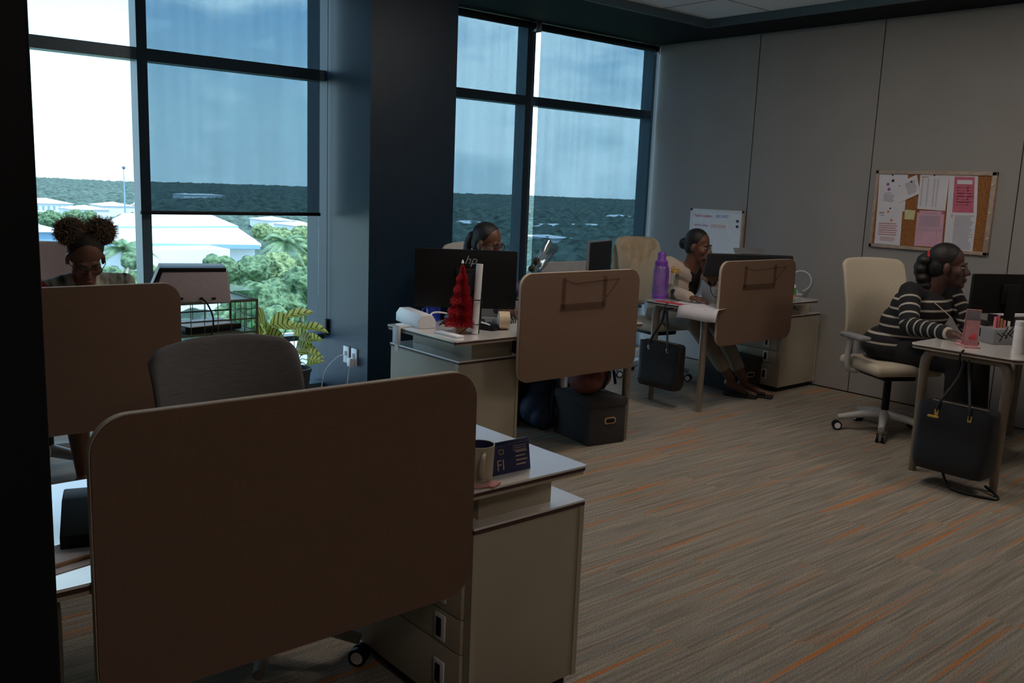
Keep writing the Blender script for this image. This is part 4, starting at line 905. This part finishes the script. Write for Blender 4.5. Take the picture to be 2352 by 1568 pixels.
# bag on box
r = thing('duffel_bag', 'brick-red bag with black strap on top of the storage box', 'bag', (3.97,3.88,.287))
b = bm_(); 
for c, rr in (((3.90,3.85,.385),(.10,.12,.10)),((4.02,3.90,.39),(.11,.12,.105)),((3.96,3.87,.37),(.15,.10,.085))): ell(b, c, rr)
o = new('body', b, 'red_bag', r, True, True); m_ = o.modifiers.new('remesh','REMESH'); m_.mode = 'VOXEL'; m_.voxel_size = .012; m_.use_smooth_shade = True
b = bm_(); tube(b, smooth_path([(3.97,3.76,.33),(4.0,3.755,.40),(4.05,3.78,.46),(4.09,3.80,.44),(4.10,3.78,.34)]), .009, 8); new('strap', b, 'plastic_black', r, True, True)
r = thing('backpack', 'navy backpack slumped on the floor under the middle desk', 'backpack', (3.95,4.27,0))
b = bm_()
for c, rr in (((3.93,4.25,.17),(.13,.12,.17)),((3.86,4.22,.12),(.13,.12,.12)),((3.96,4.27,.27),(.10,.10,.12)),((3.84,4.14,.08),(.10,.08,.08))): ell(b, c, rr)
o = new('body', b, 'blue_bag', r, True, True); m_ = o.modifiers.new('remesh','REMESH'); m_.mode = 'VOXEL'; m_.voxel_size = .012; m_.use_smooth_shade = True
b = bm_(); tube(b, smooth_path([(3.82,4.06,.05),(3.82,4.05,.14),(3.86,4.09,.24),(3.92,4.14,.31)]), .010, 8); new('strap', b, 'plastic_black', r, True, True)

# ================================================================== PEOPLE
def bake(bm, voxel, smooth=4):
    bmesh.ops.recalc_face_normals(bm, faces=bm.faces)
    me = bpy.data.meshes.new('tmp'); bm.to_mesh(me); bm.free(); o = bpy.data.objects.new('tmp', me); COL.objects.link(o)
    a = o.modifiers.new('r','REMESH'); a.mode = 'VOXEL'; a.voxel_size = voxel
    if smooth: c = o.modifiers.new('s','SMOOTH'); c.factor = .5; c.iterations = smooth
    dg = bpy.context.evaluated_depsgraph_get(); out = bpy.data.meshes.new_from_object(o.evaluated_get(dg))
    bpy.data.objects.remove(o); bpy.data.meshes.remove(me); return out
def link(name, me, m, parent, world=True):
    me.name = name; o = bpy.data.objects.new(name, me); COL.objects.link(o)
    if world: me.transform(rootm(parent).inverted())
    me.materials.clear(); me.materials.append(M[m]); o.parent = parent
    me.polygons.foreach_set('use_smooth', [True]*len(me.polygons)); return o
def head_basis(fx, fy, pitch=0, roll=0):
    f = V((fx,fy,0)).normalized(); yaw = math.atan2(f.y, f.x)-PI/2
    return Matrix.Rotation(yaw,3,'Z') @ Matrix.Rotation(pitch,3,'X') @ Matrix.Rotation(roll,3,'Y')
def add_head(b, H, R, s=1):
    def E_(c, r): ell(b, H+R@(V(c)*s), V((r,)*3 if isinstance(r,(int,float)) else r)*s, rot=R, sub=3)
    def C_(a, ra, c, rc): cap(b, H+R@(V(a)*s), ra*s, H+R@(V(c)*s), rc*s)
    E_((0,-.014,.045), (.075,.094,.083)); E_((0,.028,-.022), (.06,.066,.085)); E_((0,.045,-.078), (.042,.044,.036))
    for k in (-1,1):
        E_((k*.038,.052,-.028), (.026,.032,.03)); E_((k*.03,.083,.021), (.026,.011,.008)); E_((k*.078,-.005,-.012), (.010,.021,.031)); E_((k*.012,.100,-.036), .010)
    C_((0,.088,.008), .009, (0,.113,-.03), .013); E_((0,.096,-.062), (.024,.012,.008)); E_((0,.094,-.076), (.021,.012,.008)); E_((0,.082,-.103), (.02,.018,.017))
def add_hand(b, w_, d, up, curl=.5, s=1, thumb=1):
    d = V(d).normalized(); side = d.cross(V(up)).normalized(); n = side.cross(d).normalized(); w_ = V(w_)
    for k in (-1.5,-.5,.5,1.5):
        kn = w_+d*.085*s+side*k*.019*s; cap(b, w_+side*k*.010*s, .014*s, kn, .0115*s)
        L = (.066,.076,.080,.070)[int(k+1.5)]*s if thumb > 0 else (.070,.080,.076,.066)[int(k+1.5)]*s
        d1 = (d*math.cos(curl*.5)-n*math.sin(curl*.5)).normalized(); d2 = (d*math.cos(curl*1.3)-n*math.sin(curl*1.3)).normalized(); d3 = (d*math.cos(curl*1.9)-n*math.sin(curl*1.9)).normalized()
        p1 = kn+d1*L*.45+side*k*.002; p2 = p1+d2*L*.32; p3 = p2+d3*L*.24
        cap(b, kn, .0105*s, p1, .009*s); cap(b, p1, .009*s, p2, .0082*s); cap(b, p2, .0082*s, p3, .0072*s)
    t0 = w_+d*.02*s+side*thumb*.018*s; t1 = t0+(side*thumb*.75+d*.8-n*.3).normalized()*.045*s; t2 = t1+(d*.95+side*thumb*.3-n*.2).normalized()*.035*s
    cap(b, t0, .014*s, t1, .011*s); cap(b, t1, .011*s, t2, .0085*s)
def person(label, skin, H, R, hs, neck, shR, shL, elR, elL, wrR, wrL, hdR, hdL, hip, knR, knL, anR, anL, toR, toL, tor=.15, lids=False):
    neck, shR, shL, elR, elL, wrR, wrL, hip, knR, knL, anR, anL, toR, toL, H = map(V, (neck, shR, shL, elR, elL, wrR, wrL, hip, knR, knL, anR, anL, toR, toL, H))
    r = thing('person', label, 'person', (hip.x,hip.y,0))
    b = bm_(); add_head(b, H, R, hs)
    cap(b, neck+V((0,.01,-.03)), .062, H+R@V((0,-.025,-.06))*hs, .052*hs)
    ch = neck*.72+hip*.28
    dirx = (shL-shR).normalized(); rot = Matrix((dirx, V((0,0,1)).cross(dirx), V((0,0,1)))).transposed()
    ell(b, ch, (tor*1.02,tor*.72,.15), rot=rot); ell(b, neck*.4+hip*.6, (tor*.92,tor*.75,.15), rot=rot); ell(b, hip, (tor*1.1,tor*.85,.12), rot=rot)
    cap(b, neck+V((0,0,-.045)), .06, shR, .052); cap(b, neck+V((0,0,-.045)), .06, shL, .052)
    for sh, el, wr, hd, th in ((shR,elR,wrR,hdR,-1),(shL,elL,wrL,hdL,1)):
        cap(b, sh, .05, el, .038); cap(b, el, .038, el*.45+wr*.55, .034); cap(b, el*.45+wr*.55, .034, wr, .024); add_hand(b, wr, hd[0], hd[1], hd[2], .95, hd[3])
    for kn, an, to, s in ((knR,anR,toR,-1),(knL,anL,toL,1)):
        hp = hip+dirx*s*.085; cap(b, hp, .09, kn, .058); cap(b, kn, .056, kn*.6+an*.4, .054); cap(b, kn*.6+an*.4, .054, an, .035)
        cap(b, an+V((0,.02,-.035)), .034, to*.75+an*.25+V((0,0,-.02)), .03); cap(b, to*.75+an*.25+V((0,0,-.02)), .03, to, .02)
    link('body', bake(b, .0065, 3), skin, r)
    for k in (-1,1):
        b = bm_(); ell(b, H+R@(V((k*.031,.0775,.001))*hs), (.0125*hs,.0115*hs,.0085*hs), sub=2); e = new('eye', b, skin if lids else 'eye', r, True, True)
        b = bm_(); ell(b, H+R@(V((k*.031,.0835-(.004 if lids else 0),.0-(.006 if lids else 0)))*hs), .0072*hs, sub=2); new('iris', b, 'ink', e, True, True)
        b = bm_(); tube(b, [H+R@(V((k*x,y,z))*hs) for x,y,z in ((.014,.094,.022),(.03,.095,.028),(.05,.078,.022))], [.0025,.0034,.002], 6); new('eyebrow', b, 'hair', r, True, True)
    b = bm_(); ell(b, H+R@(V((0,.104,-.064))*hs), V((.022,.006,.006))*hs, rot=R, sub=2); ell(b, H+R@(V((0,.102,-.076))*hs), V((.019,.006,.0065))*hs, rot=R, sub=2); new('lips', b, 'lips', r, True, True)
    return r, dict(neck=neck, shR=shR, shL=shL, elR=elR, elL=elL, wrR=wrR, wrL=wrL, hip=hip, knR=knR, knL=knL, anR=anR, anL=anL, toR=toR, toL=toL, ch=ch, rot=rot, dirx=dirx, tor=tor, H=H, R=R, s=hs)
def top_bm(P, sleeve=1.0, inf=.014, neckdrop=.05, hem=None):
    b = bm_(); t = P['tor']+inf
    ell(b, P['ch'], (t*1.04,t*.78,.165), rot=P['rot']); ell(b, P['neck']*.4+P['hip']*.6, (t*.98,t*.82,.17), rot=P['rot']); ell(b, P['hip']+V((0,0,.03)), (t*1.12,t*.92,.12), rot=P['rot'])
    for s in 'RL':
        sh, el, wr = P['sh'+s], P['el'+s], P['wr'+s]; cap(b, P['neck']+V((0,0,-neckdrop-.02)), .066, sh, .052+inf)
        cap(b, sh, .052+inf, el, .042+inf)
        if sleeve > .5: e = el+(wr-el)*min(1,(sleeve-.5)*2); cap(b, el, .042+inf, e, .03+inf)
    return b
def legs_bm(P, frac=.9, inf=.012, flare=0):
    b = bm_()
    for s, k in (('R',-1),('L',1)):
        hp = P['hip']+P['dirx']*k*.085; kn, an = P['kn'+s], P['an'+s]; e = kn+(an-kn)*frac
        cap(b, hp, .095+inf, kn, .06+inf); cap(b, kn, .06+inf, e, .042+inf+flare)
    ell(b, P['hip'], (P['tor']*1.15+inf, P['tor']*.9+inf, .12), rot=P['rot']); return b
def hair_cap(P, back=0, fz=.062, low=-.03):
    """close-cropped shell pulled back from the forehead"""
    b = bm_(); H, R, s = P['H'], P['R'], P['s']
    ell(b, H+R@(V((0,-.024,.053))*s), V((.081,.094,.085))*s, rot=R); ell(b, H+R@(V((0,-.05,.0))*s), V((.075,.062,.08))*s, rot=R)
    return b
def glasses(P, m='ink'):
    H, R, s = P['H'], P['R'], P['s']; b = bm_()
    for k in (-1,1):
        tube(b, [H+R@(V((k*.032+.026*math.cos(a_), .098+.004*math.cos(a_)*-k, -.002+.019*math.sin(a_)))*s) for a_ in [2*PI*i/18 for i in range(18)]], .0022, 6, closed=True)
        tube(b, [H+R@(V(c)*s) for c in ((k*.058,.094,.006),(k*.077,.06,.008),(k*.082,.0,.004))], .002, 6)
    tube(b, [H+R@(V(c)*s) for c in ((-.008,.099,.002),(0,.102,.004),(.008,.099,.002))], .002, 6); return b

# --- person in cream cardigan (desk by the wall)
Hd = at(1604,566,Y=4.42)
handtip = at(1622,592,Y=4.30)
rD, P = person('seated person in cream cardigan and black top, hand at the chin, at the wall desk', 'skin', Hd, head_basis(.22,-1,-.12), 1.0, Hd+V((.0,.06,-.165)),
  (Hd.x-.17,4.56,.985),(Hd.x+.19,4.55,.98), (5.37,4.49,.80), (5.86,4.34,.80), at(1586,683,Z=.785), (handtip.x+.04,4.34,handtip.z-.10), ((.55,-.8,-.05),(0,0,1),.55,1), ((-.3,-.05,.95),(-.1,1,.2),.9,-1),
  (5.78,4.82,.54),(5.60,4.38,.55),(5.84,4.36,.55),(5.76,4.11,.13),(5.86,4.06,.12),(5.83,3.93,.03),(5.95,3.86,.03), tor=.145)
link('top', bake(top_bm(P, .0, .008), .009), 'black_cloth', rD)
b = top_bm(P, .97, .014); me = bake(b, .008)
bb_ = bmesh.new(); bb_.from_mesh(me)      # open front of the cardigan: cut a V
fr = V((.22,-1,0)).normalized(); cc_ = P['ch']
kill = [f for f in bb_.faces if (lambda c: (c-cc_).dot(fr) > .02 and abs((c-cc_).dot(P['dirx'])) < .035+max(0,(c.z-.70))*.22 and c.z > .5)(f.calc_center_median())]
bmesh.ops.delete(bb_, geom=kill, context='FACES'); bb_.to_mesh(me); bb_.free()
o = link('cardigan', me, 'cardigan', rD)
link('trousers', bake(legs_bm(P, .78, .014), .01), 'khaki', rD)
link('hair', bake(hair_cap(P), .006), 'hair', rD)
b = bm_(); ell(b, P['H']+P['R']@V((0,-.125,.0)), (.04,.04,.045)); new('hair_bun', b, 'hair', rD, True, True)
b = bm_(); c = P['H']+P['R']@V((-.084,-.0,-.055)); tube(b, [c+V((math.sin(a_)*.012, math.cos(a_)*.004, math.cos(a_)*.014)) for a_ in [2*PI*i/14 for i in range(14)]], .0018, 6, closed=True); new('earring', b, 'gold', rD, True, True)
for s in 'RL':
    an, to = P['an'+s], P['to'+s]; b = bm_(); dd = (to-an); dd.z = 0; dd.normalize(); mid = (an+to)/2
    box(b, (mid.x-dd.x*.01,mid.y-dd.y*.01,.012), (.26,.085,.022), rz=math.atan2(dd.y,dd.x), bev=.009); cap(b, V((to.x,to.y,.035))-dd*.06-V((dd.y,-dd.x,0))*.032, .018, V((to.x,to.y,.035))-dd*.06+V((dd.y,-dd.x,0))*.032, .018)
    new('sandal', b, 'leather', rD, True, True)

# --- person in striped jumper (right)
He = at(2178,612,Y=2.60)
eR = at(2088,748,X=5.52); wR = at(2192,768,Z=.785)
rE, P = person('seated person in black jumper with narrow white stripes and glasses, in profile at the right', 'skin_dark', He, head_basis(.38,-.92,-.04), 1.10, He+V((-.01,.09,-.19)),
  (He.x-.205,2.73,.97),(He.x+.20,2.66,.965), eR, (6.02,2.50,.76), wR, (5.78,2.25,.79), ((.25,-.95,-.05),(0,0,1),.6,1), ((-.2,-.95,-.05),(0,0,1),.6,-1),
  (5.85,2.88,.58),(5.72,2.40,.56),(5.98,2.40,.56),(5.72,2.38,.09),(5.98,2.36,.09),(5.70,2.24,.03),(5.98,2.22,.03), tor=.195)
me = bake(top_bm(P, .9, .018), .006, 5)
at_ = me.attributes.new('band', 'FLOAT', 'POINT')
def seg_t(p, a, c):
    d = c-a; t = max(0, min(1, (p-a).dot(d)/d.length_squared)); return t*d.length, (p-(a+d*t)).length
vals = []
for v in me.vertices:
    p = v.co; best = None; acc = 0
    for s in 'RL':
        L1, d1 = seg_t(p, P['sh'+s], P['el'+s]); L2, d2 = seg_t(p, P['el'+s], P['wr'+s]); Ls = (P['el'+s]-P['sh'+s]).length
        for L, d in ((L1,d1),(Ls+L2,d2)):
            if best is None or d < best[1]: best = (L, d)
    core = (p-P['ch']).dot(P['dirx'])
    if best[1] < .085 and abs(core) > P['tor']*.80: u = best[0]-.035
    else: u = (.945-p.z)
    f = (u % .060)-.030; d_ = .0065-abs(f)
    vals.append(max(0, min(1, .5+d_/.006)) if u > .02 else 0.0)
at_.data.foreach_set('value', vals); o = link('jumper', me, 'stripes', rE)
link('trousers', bake(legs_bm(P, .95, .02, .01), .011), 'black_cloth', rE)
b = hair_cap(P); me = bake(b, .007); link('hair', me, 'hair', rE)
b = bm_(); H, R = P['H'], P['R']
for k in range(16):
    c = H+R@(V((.012*math.sin(k*1.3), -.120-.018*math.sin(k*.28), .035-.0105*k))*1.1); ell(b, c, (.056-.001*k,.050+.006*math.sin(k*1.7),.038), sub=2)
link('ponytail', bake(b, .007), 'hair', rE)
b = bm_(); c = H+R@(V((0,-.108,.042))*1.1); tube(b, [c+R@V((math.cos(a_)*.036, 0, math.sin(a_)*.036)) for a_ in [2*PI*i/16 for i in range(16)]], .013, 8, closed=True); new('hair_band', b, 'red_cloth', rE, True, True)
new('glasses', glasses(P, 'chrome'), 'chrome', rE, True, True)
b = bm_(); ell(b, H+R@(V((-.088,-.0,-.045))*1.1), .006, sub=2); new('earring', b, 'chrome', rE, True, True)
b = bm_(); n_ = P['neck']; tube(b, smooth_path([n_+V((-.09,.05,.02)), n_+V((-.09,-.06,-.03)), n_+V((-.05,-.17,-.12))]), .003, 6); new('lanyard', b, 'tape', rE, True, True)
for s in 'RL':
    an, to = P['an'+s], P['to'+s]; b = bm_(); cap(b, V((an.x,an.y+.02,.045)), .043, V((to.x,to.y,.03)), .029); new('shoe', b, 'leather', rE, True, True)

# --- person behind the big black monitor
Hc = at(1120,560,Y=4.50)
rC, P = person('person with low ponytail, only the upper head showing above the big black monitor', 'skin', Hc, head_basis(.30,-1,-.2), 1.0, Hc+V((.01,.08,-.18)),
  (Hc.x-.17,4.60,.94),(Hc.x+.19,4.58,.94),(3.47,4.42,.78),(3.92,4.40,.78),(3.50,4.20,.785),(3.82,4.20,.785), ((.3,-1,0),(0,0,1),.5,1), ((-.3,-1,0),(0,0,1),.5,-1),
  (3.80,4.76,.55),(3.70,4.36,.55),(3.92,4.36,.55),(3.74,4.42,.09),(3.84,4.40,.09),(3.72,4.28,.03),(3.86,4.27,.03), tor=.145)
link('top', bake(top_bm(P, .9, .014), .009), 'navy', rC); link('trousers', bake(legs_bm(P, .97, .014, .012), .011), 'black_cloth', rC)
link('hair', bake(hair_cap(P), .006), 'hair', rC)
b = bm_(); H, R = P['H'], P['R']
for k in range(8): ell(b, H+R@V((0,-.128-.02*math.sin(k*.5),.02-.024*k)), (.030-.001*k,.032,.03), sub=2)
link('ponytail', bake(b, .006), 'hair', rC); new('glasses', glasses(P), 'ink', rC, True, True)
for s in 'RL':
    an, to = P['an'+s], P['to'+s]; b = bm_(); cap(b, V((an.x,an.y+.02,.042)), .04, V((to.x,to.y,.028)), .027); new('shoe', b, 'leather', rC, True, True)

# --- person with two hair puffs, looking down
Hb = at(197,592,Y=4.56)
rB, P = person('person with two hair puffs and glasses looking down, red sleeve, by the bright window', 'skin', Hb, head_basis(-.12,-1,-.55), 1.0, Hb+V((.01,.10,-.155)),
  (Hb.x-.185,4.68,.955),(Hb.x+.175,4.68,.955),(1.0,4.46,.78),(1.46,4.46,.78),(1.08,4.26,.785),(1.34,4.26,.785), ((.3,-1,0),(0,0,1),.5,1), ((-.3,-1,0),(0,0,1),.5,-1),
  (1.24,4.86,.54),(1.12,4.44,.53),(1.36,4.44,.53),(1.17,4.52,.09),(1.42,4.50,.09),(1.16,4.36,.03),(1.42,4.34,.03), tor=.145, lids=True)
me = bake(top_bm(P, .95, .012), .008); link('top', me, 'red_cloth', rB)
b = bm_()          # patterned scarf over both shoulders
for s, k in (('R',-1),('L',1)):
    for j in range(5):
        t = j/4; a = P['neck']+V((k*.055,-.0,.035)); c = P['sh'+s]*(1.0 if s=='L' else .85)+P['neck']*(.0 if s=='L' else .15)+V((.03 if s=='L' else 0,-.01,.016)); cap(b, a*(1-t)+c*t+V((0,0,.012)), .032+(.022*t if s=='L' else 0), a*(1-t)+c*t+V((0,-.09-.02*t,-.16)), .028)
me = bake(b, .007); o = link('scarf', me, 'scarf' if 'scarf' in M else 'printer', rB)
b = legs_bm(P, .15, .03, .03); link('skirt', bake(b, .011), 'black_cloth', rB)
b = hair_cap(P); link('hair', bake(b, .006), 'hair_puff', rB)
H, R = P['H'], P['R']
for k in (-1,1):
    b = bm_(); c0 = H+R@V((k*.064,-.05,.118)); q = bmesh.ops.create_icosphere(b, subdivisions=5, radius=1)
    for v in b.verts:
        n_ = v.co.normalized(); d = .5*noise.noise(n_*5+V((k*3,0,0)))+.35*noise.noise(n_*13); v.co = c0+V((n_.x*.066,n_.y*.062,n_.z*.060))*(1+.16*d+ .12*max(0,-n_.z)*1)
    pf = new('hair_puff', b, 'hair_puff', rB, True, True)
    b = bm_()
    for i in range(900):
        n_ = V((random.gauss(0,1), random.gauss(0,1), random.gauss(0,1))).normalized(); p0 = c0+V((n_.x*.063,n_.y*.058,n_.z*.056)); L = random.uniform(.012,.028)
        t_ = n_.cross(V((random.random(),random.random(),random.random()))).normalized(); pts = [p0, p0+n_*L*.4+t_*.004, p0+n_*L*.75-t_*.004, p0+n_*L+t_*.003]
        tube(b, pts, [.0011,.0010,.0009,.0006], 3, cap=False)
    new('loose_curls', b, 'hair_tip', pf, False, True)
new('glasses', glasses(P), 'ink', rB, True, True)
for s in 'RL':
    an, to = P['an'+s], P['to'+s]; b = bm_(); cap(b, V((an.x,an.y+.02,.035)), .036, V((to.x,to.y,.024)), .024); new('shoe', b, 'leather', rB, True, True)

# ================================================================== OUTSIDE
b = bm_(); b2(b, (.2,6.2,-.35), (7.5,8.75,-.1)); struct('trim_5', b, 'ext_ledge')
b = bm_(); b2(b, (-400,9,-17.2), (900,130,-17)); o = struct('floor_outside', b, 'ext_ground'); o.name = 'ground'
b = bm_(); NR, NA = 380, 700; g = []
for i in range(NR+1):
    rr = 95*(1500/95)**(i/NR); row = []
    for j in range(NA+1):
        a_ = math.radians(2+56*j/NA); x, y = rr*math.sin(a_), rr*math.cos(a_)
        h = (.5-noise.voronoi(V((x/6.5,y/6.5,0)))[0][0])*5.0+noise.noise(V((x/2.5,y/2.5,3)))*1.2*min(1,300/rr)+noise.noise(V((x/180,y/180,7)))*3.5
        row.append(b.verts.new((x,y,-15.0+h*.75)))
    g.append(row)
for i in range(NR):
    for j in range(NA): b.faces.new((g[i][j],g[i][j+1],g[i+1][j+1],g[i+1][j]))
o = new('forest', b, 'ext_forest', None); tag(o, 'hazy green tree cover stretching to the horizon outside', 'forest', kind='stuff')

def tree(label, blobs, Y, m, name='broadleaf_tree'):
    """blobs: px, py, radius px"""
    cs = []
    for (px, py, rp) in blobs:
        dy = random.uniform(-3,3); c = at(px,py,Y=Y+dy); cs.append((c, rp*(c-CAMPOS).length/F))
    base = sum((c for c, _ in cs), V())/len(cs); r = thing(name, label, 'tree', (base.x,base.y,-17), 0, 'trees outside the window')
    b = bm_()
    for c, rad in cs:
        q = bmesh.ops.create_icosphere(b, subdivisions=5, radius=1)
        for v in q['verts']:
            n_ = v.co.normalized(); p_ = c+n_*rad; d = noise.noise(p_*.55)*.5+noise.noise(p_*1.5)*.28+noise.noise(p_*3.4)*.16; v.co = c+V((n_.x,n_.y,n_.z*.85))*rad*(1+.62*d)
    new('crown', b, m, r, True, True)
    b = bm_(); low = min(c.z-rad*.3 for c, rad in cs); tube(b, [(base.x,base.y,-17),(base.x,base.y,max(low,-14))], [.4,.28], 8)
    for c, rad in cs[:4]: tube(b, [(base.x,base.y,max(low,-14)-.5), c], [.22,.08], 6)
    new('trunk', b, 'trunk', r, True, True); return r
tree('bushy green tree right of the printer, lowest in the view', [(560,730,62),(610,760,60),(520,780,60),(600,690,50)], 62, 'crown')
tree('broad green tree nearest the column side, lower right of the window', [(690,745,62),(640,700,55),(730,690,55),(700,650,45)], 66, 'crown')
tree('yellow-green tree crown in front of the white building corner', [(520,620,34),(575,625,40),(490,600,22),(545,665,45)], 72, 'crown')
tree('yellow-green tree crown in the middle of the right pane', [(640,615,40),(600,640,42),(660,650,42)], 76, 'crown2')
tree('pale tree rising behind the palm near the column side', [(605,530,22),(640,545,26),(690,540,24),(725,560,26),(715,600,32)], 92, 'crown2')
tree('small tree at the left pane edge behind the hair puffs', [(120,505,22),(170,500,20),(95,500,14),(205,495,14)], 170, 'crown')
tree('leafy tree filling the gap left of the window mullion', [(255,640,32),(290,650,30),(300,600,20),(235,655,25)], 74, 'crown')
tree('small bush against the white building wall beside the mullion', [(355,625,16),(352,650,18),(400,655,20)], 84, 'crown2')
def palm(label, px, py, Y, L, n=18):
    c = at(px,py,Y=Y); r = thing('palm_tree', label, 'palm tree', (c.x,c.y,-17), 0, 'palms outside the window')
    b = bm_(); tube(b, smooth_path([(c.x+.8,c.y,-17),(c.x+.4,c.y,(c.z-17)/2),c]), .20, 8); new('trunk', b, 'trunk', r, True, True)
    for k in range(n):
        a_ = 2*PI*k/n+random.uniform(-.1,.1); el = random.uniform(-.35,1.0); d = V((math.cos(a_)*math.cos(el), math.sin(a_)*math.cos(el), math.sin(el)))
        b = bm_(); pts = []
        for i in range(12):
            t = i/11; pts.append(c+d*L*t+V((0,0,-L*.62*t*t)))
        tube(b, pts, [.05*(1-i/12)+.01 for i in range(12)], 4)
        for i in range(1,12):
            tg = (pts[i]-pts[i-1]).normalized(); sd_ = tg.cross(V((0,0,1))).normalized()
            for m_ in range(3):
                pp = pts[i-1]+(pts[i]-pts[i-1])*m_/3
                for s in (-1,1):
                    l = L*.26*math.sin(PI*min(1,(i/12)*.85+.15)); e = pp+(sd_*s*.8+tg*.5+V((0,0,-.45))).normalized()*l; u = tg*.05
                    b.faces.new([b.verts.new(pp-u), b.verts.new(pp+u), b.verts.new(e)])
        new('frond', b, 'palm', r, False, True)
palm('coconut palm right of centre in the window, before the far trees', 657,556,82,3.2)
palm('coconut palm seen between the hair puffs and the window mullion', 285,572,84,3.2)

def roofq(b, pts, th=.35):
    q = [V(p) for p in pts]; f = [b.verts.new(p) for p in q]; g = [b.verts.new(p-V((0,0,th))) for p in q]; b.faces.new(f); b.faces.new(g[::-1]); n = len(q)
    for i in range(n): b.faces.new((f[i], g[i], g[(i+1)%n], f[(i+1)%n]))
r = thing('warehouse', 'large white-roofed building with blue fascia and slit windows', 'building', (40,110,-17))
e0, e1 = at(200,557,Y=110), at(597,563,Y=110); t0, t1 = at(225,524,Y=124), at(547,523,Y=124)
b = bm_(); roofq(b, [e0,e1,t1,t0]); new('lower_roof', b, 'ext_roof', r, False, True)
b = bm_(); k = V((0,.0,-.02)); roofq(b, [e0+V((0,-.1,.05)), e1+V((0,-.1,.05)), e1+V((0,.0,.0)), e0], .55); new('fascia', b, 'ext_blue', r, False, True)
u0, u1 = at(225,520,Y=124.1), at(547,519,Y=124.1); v0, v1 = at(285,489,Y=140), at(475,489,Y=140)
b = bm_(); roofq(b, [u0,u1,v1,v0]); new('upper_roof', b, 'ext_roof', r, False, True)
b = bm_(); roofq(b, [u0+V((0,-.15,0)), u1+V((0,-.15,0)), u1, u0], .5); new('fascia', b, 'ext_blue', r, False, True)
b = bm_(); roofq(b, [e1, at(600,560,Y=124), v1+V((.5,2,0)), t1], .3); new('hip_roof', b, 'ext_white', r, False, True)
w0, w1 = at(215,560,Y=112), at(585,565,Y=112); b = bm_(); b2(b, (w0.x,112,-17), (w1.x,139,e1.z-.25)); new('wall', b, 'ext_white', r, False, True)
for px in (373,381,389,412,420,428):
    a, c = at(px,579,Y=111.9), at(px+4.2,597,Y=111.9); b = bm_(); b2(b, (a.x,111.85,c.z), (c.x,111.98,a.z)); new('window', b, 'ext_dark', r, False, True)
a, c = at(350,598,Y=104), at(528,575,Y=104); b = bm_(); b2(b, (a.x,104,-17), (c.x,111.9,at(520,572,Y=104).z)); new('annex', b, 'ext_white', r, False, True)
for o in [x for x in r.children if x.name.startswith('window')]: pass
def house(label, px, py, Y, wpx, hpx, depth=14, roof=.45, m='ext_white', mr='ext_roof', wins=0):
    c = at(px,py,Y=Y); s = (c-CAMPOS).length/F; W, Hh = wpx*s, hpx*s; z0 = c.z-Hh/2
    r = thing('building', label, 'building', (c.x,c.y,-17), 0, 'distant buildings')
    b = bm_(); b2(b, (c.x-W/2,c.y,-17), (c.x+W/2,c.y+depth,z0+Hh*(1-roof))); new('wall', b, m, r, False, True)
    b = bm_(); zt, ze = z0+Hh, z0+Hh*(1-roof)
    A = [b.verts.new(p) for p in ((c.x-W/2-.5,c.y-.5,ze),(c.x+W/2+.5,c.y-.5,ze),(c.x+W/2+.5,c.y+depth+.5,ze),(c.x-W/2-.5,c.y+depth+.5,ze),(c.x-W/2+depth*.3,c.y+depth/2,zt),(c.x+W/2-depth*.3,c.y+depth/2,zt))]
    for f in ((0,1,5,4),(1,2,5),(2,3,4,5),(3,0,4),(3,2,1,0)): b.faces.new([A[i] for i in f])
    new('roof', b, mr, r, False, True)
    for k in range(wins):
        x = c.x-W/2+W*(k+.5)/wins
        b = bm_(); b2(b, (x-W/wins*.2,c.y-.12,ze-Hh*.42), (x+W/wins*.2,c.y+.05,ze-Hh*.15)); new('window', b, 'ext_blue', r, False, True)
house('long pale building with a row of windows, far left of the window', 112,474,330,92,30,20,.3,wins=9)
house('blue-walled building with white roof at the left pane edge', 70,540,118,130,44,16,.35,'ext_blue')
house('low white roof behind the hair puffs, mid-distance', 210,480,300,70,12,16,.6)
house('low white roofs beside the mast near the mullion', 275,472,360,62,12,18,.6)
house('small pale roof just right of the mullion horizon', 330,470,420,40,9,18,.6)
house('white house among trees at the upper right below the blind', 705,517,230,52,14,14,.6)
house('pale house left of the column, under the blind bar', 645,505,280,60,11,14,.6)
house('small white house far behind the middle of the blind', 435,447,560,26,5,18,.5)
house('long white roof seen through the blind', 480,448,620,70,4,18,.5)
house('white roof strip behind the ponytail person\'s blind', 1090,512,300,90,7,16,.6)
house('long pale roof across the right-hand blind', 1330,520,280,230,8,16,.6)
house('pale roof through the blind near the wall corner', 1440,498,380,60,7,16,.6)
house('pale roof low behind the right-hand blind', 1290,546,200,60,9,14,.6)
r = thing('radio_mast', 'thin radio mast with a small ball, left of the mullion', 'mast', (at(284,480,Y=300).x,300,-17))
c = at(284,385,Y=300); b = bm_(); tube(b, [(c.x,300,-17),(c.x,300,c.z)], [.35,.12], 6); new('pole', b, 'ext_blue', r, True, True); b = bm_(); ell(b, c, .55, sub=2); new('beacon', b, 'ext_dark', r, True, True)

# text outlines become plain meshes
bpy.context.view_layer.update(); dg = bpy.context.evaluated_depsgraph_get()
for o in [o for o in sc.objects if o.type == 'FONT']:
    me = bpy.data.meshes.new_from_object(o.evaluated_get(dg)); n = bpy.data.objects.new('t', me); COL.objects.link(n); n.parent = o.parent; n.matrix_local = o.matrix_local.copy()
    nm = o.name.split('.')[0]; bpy.data.objects.remove(o); n.name = nm
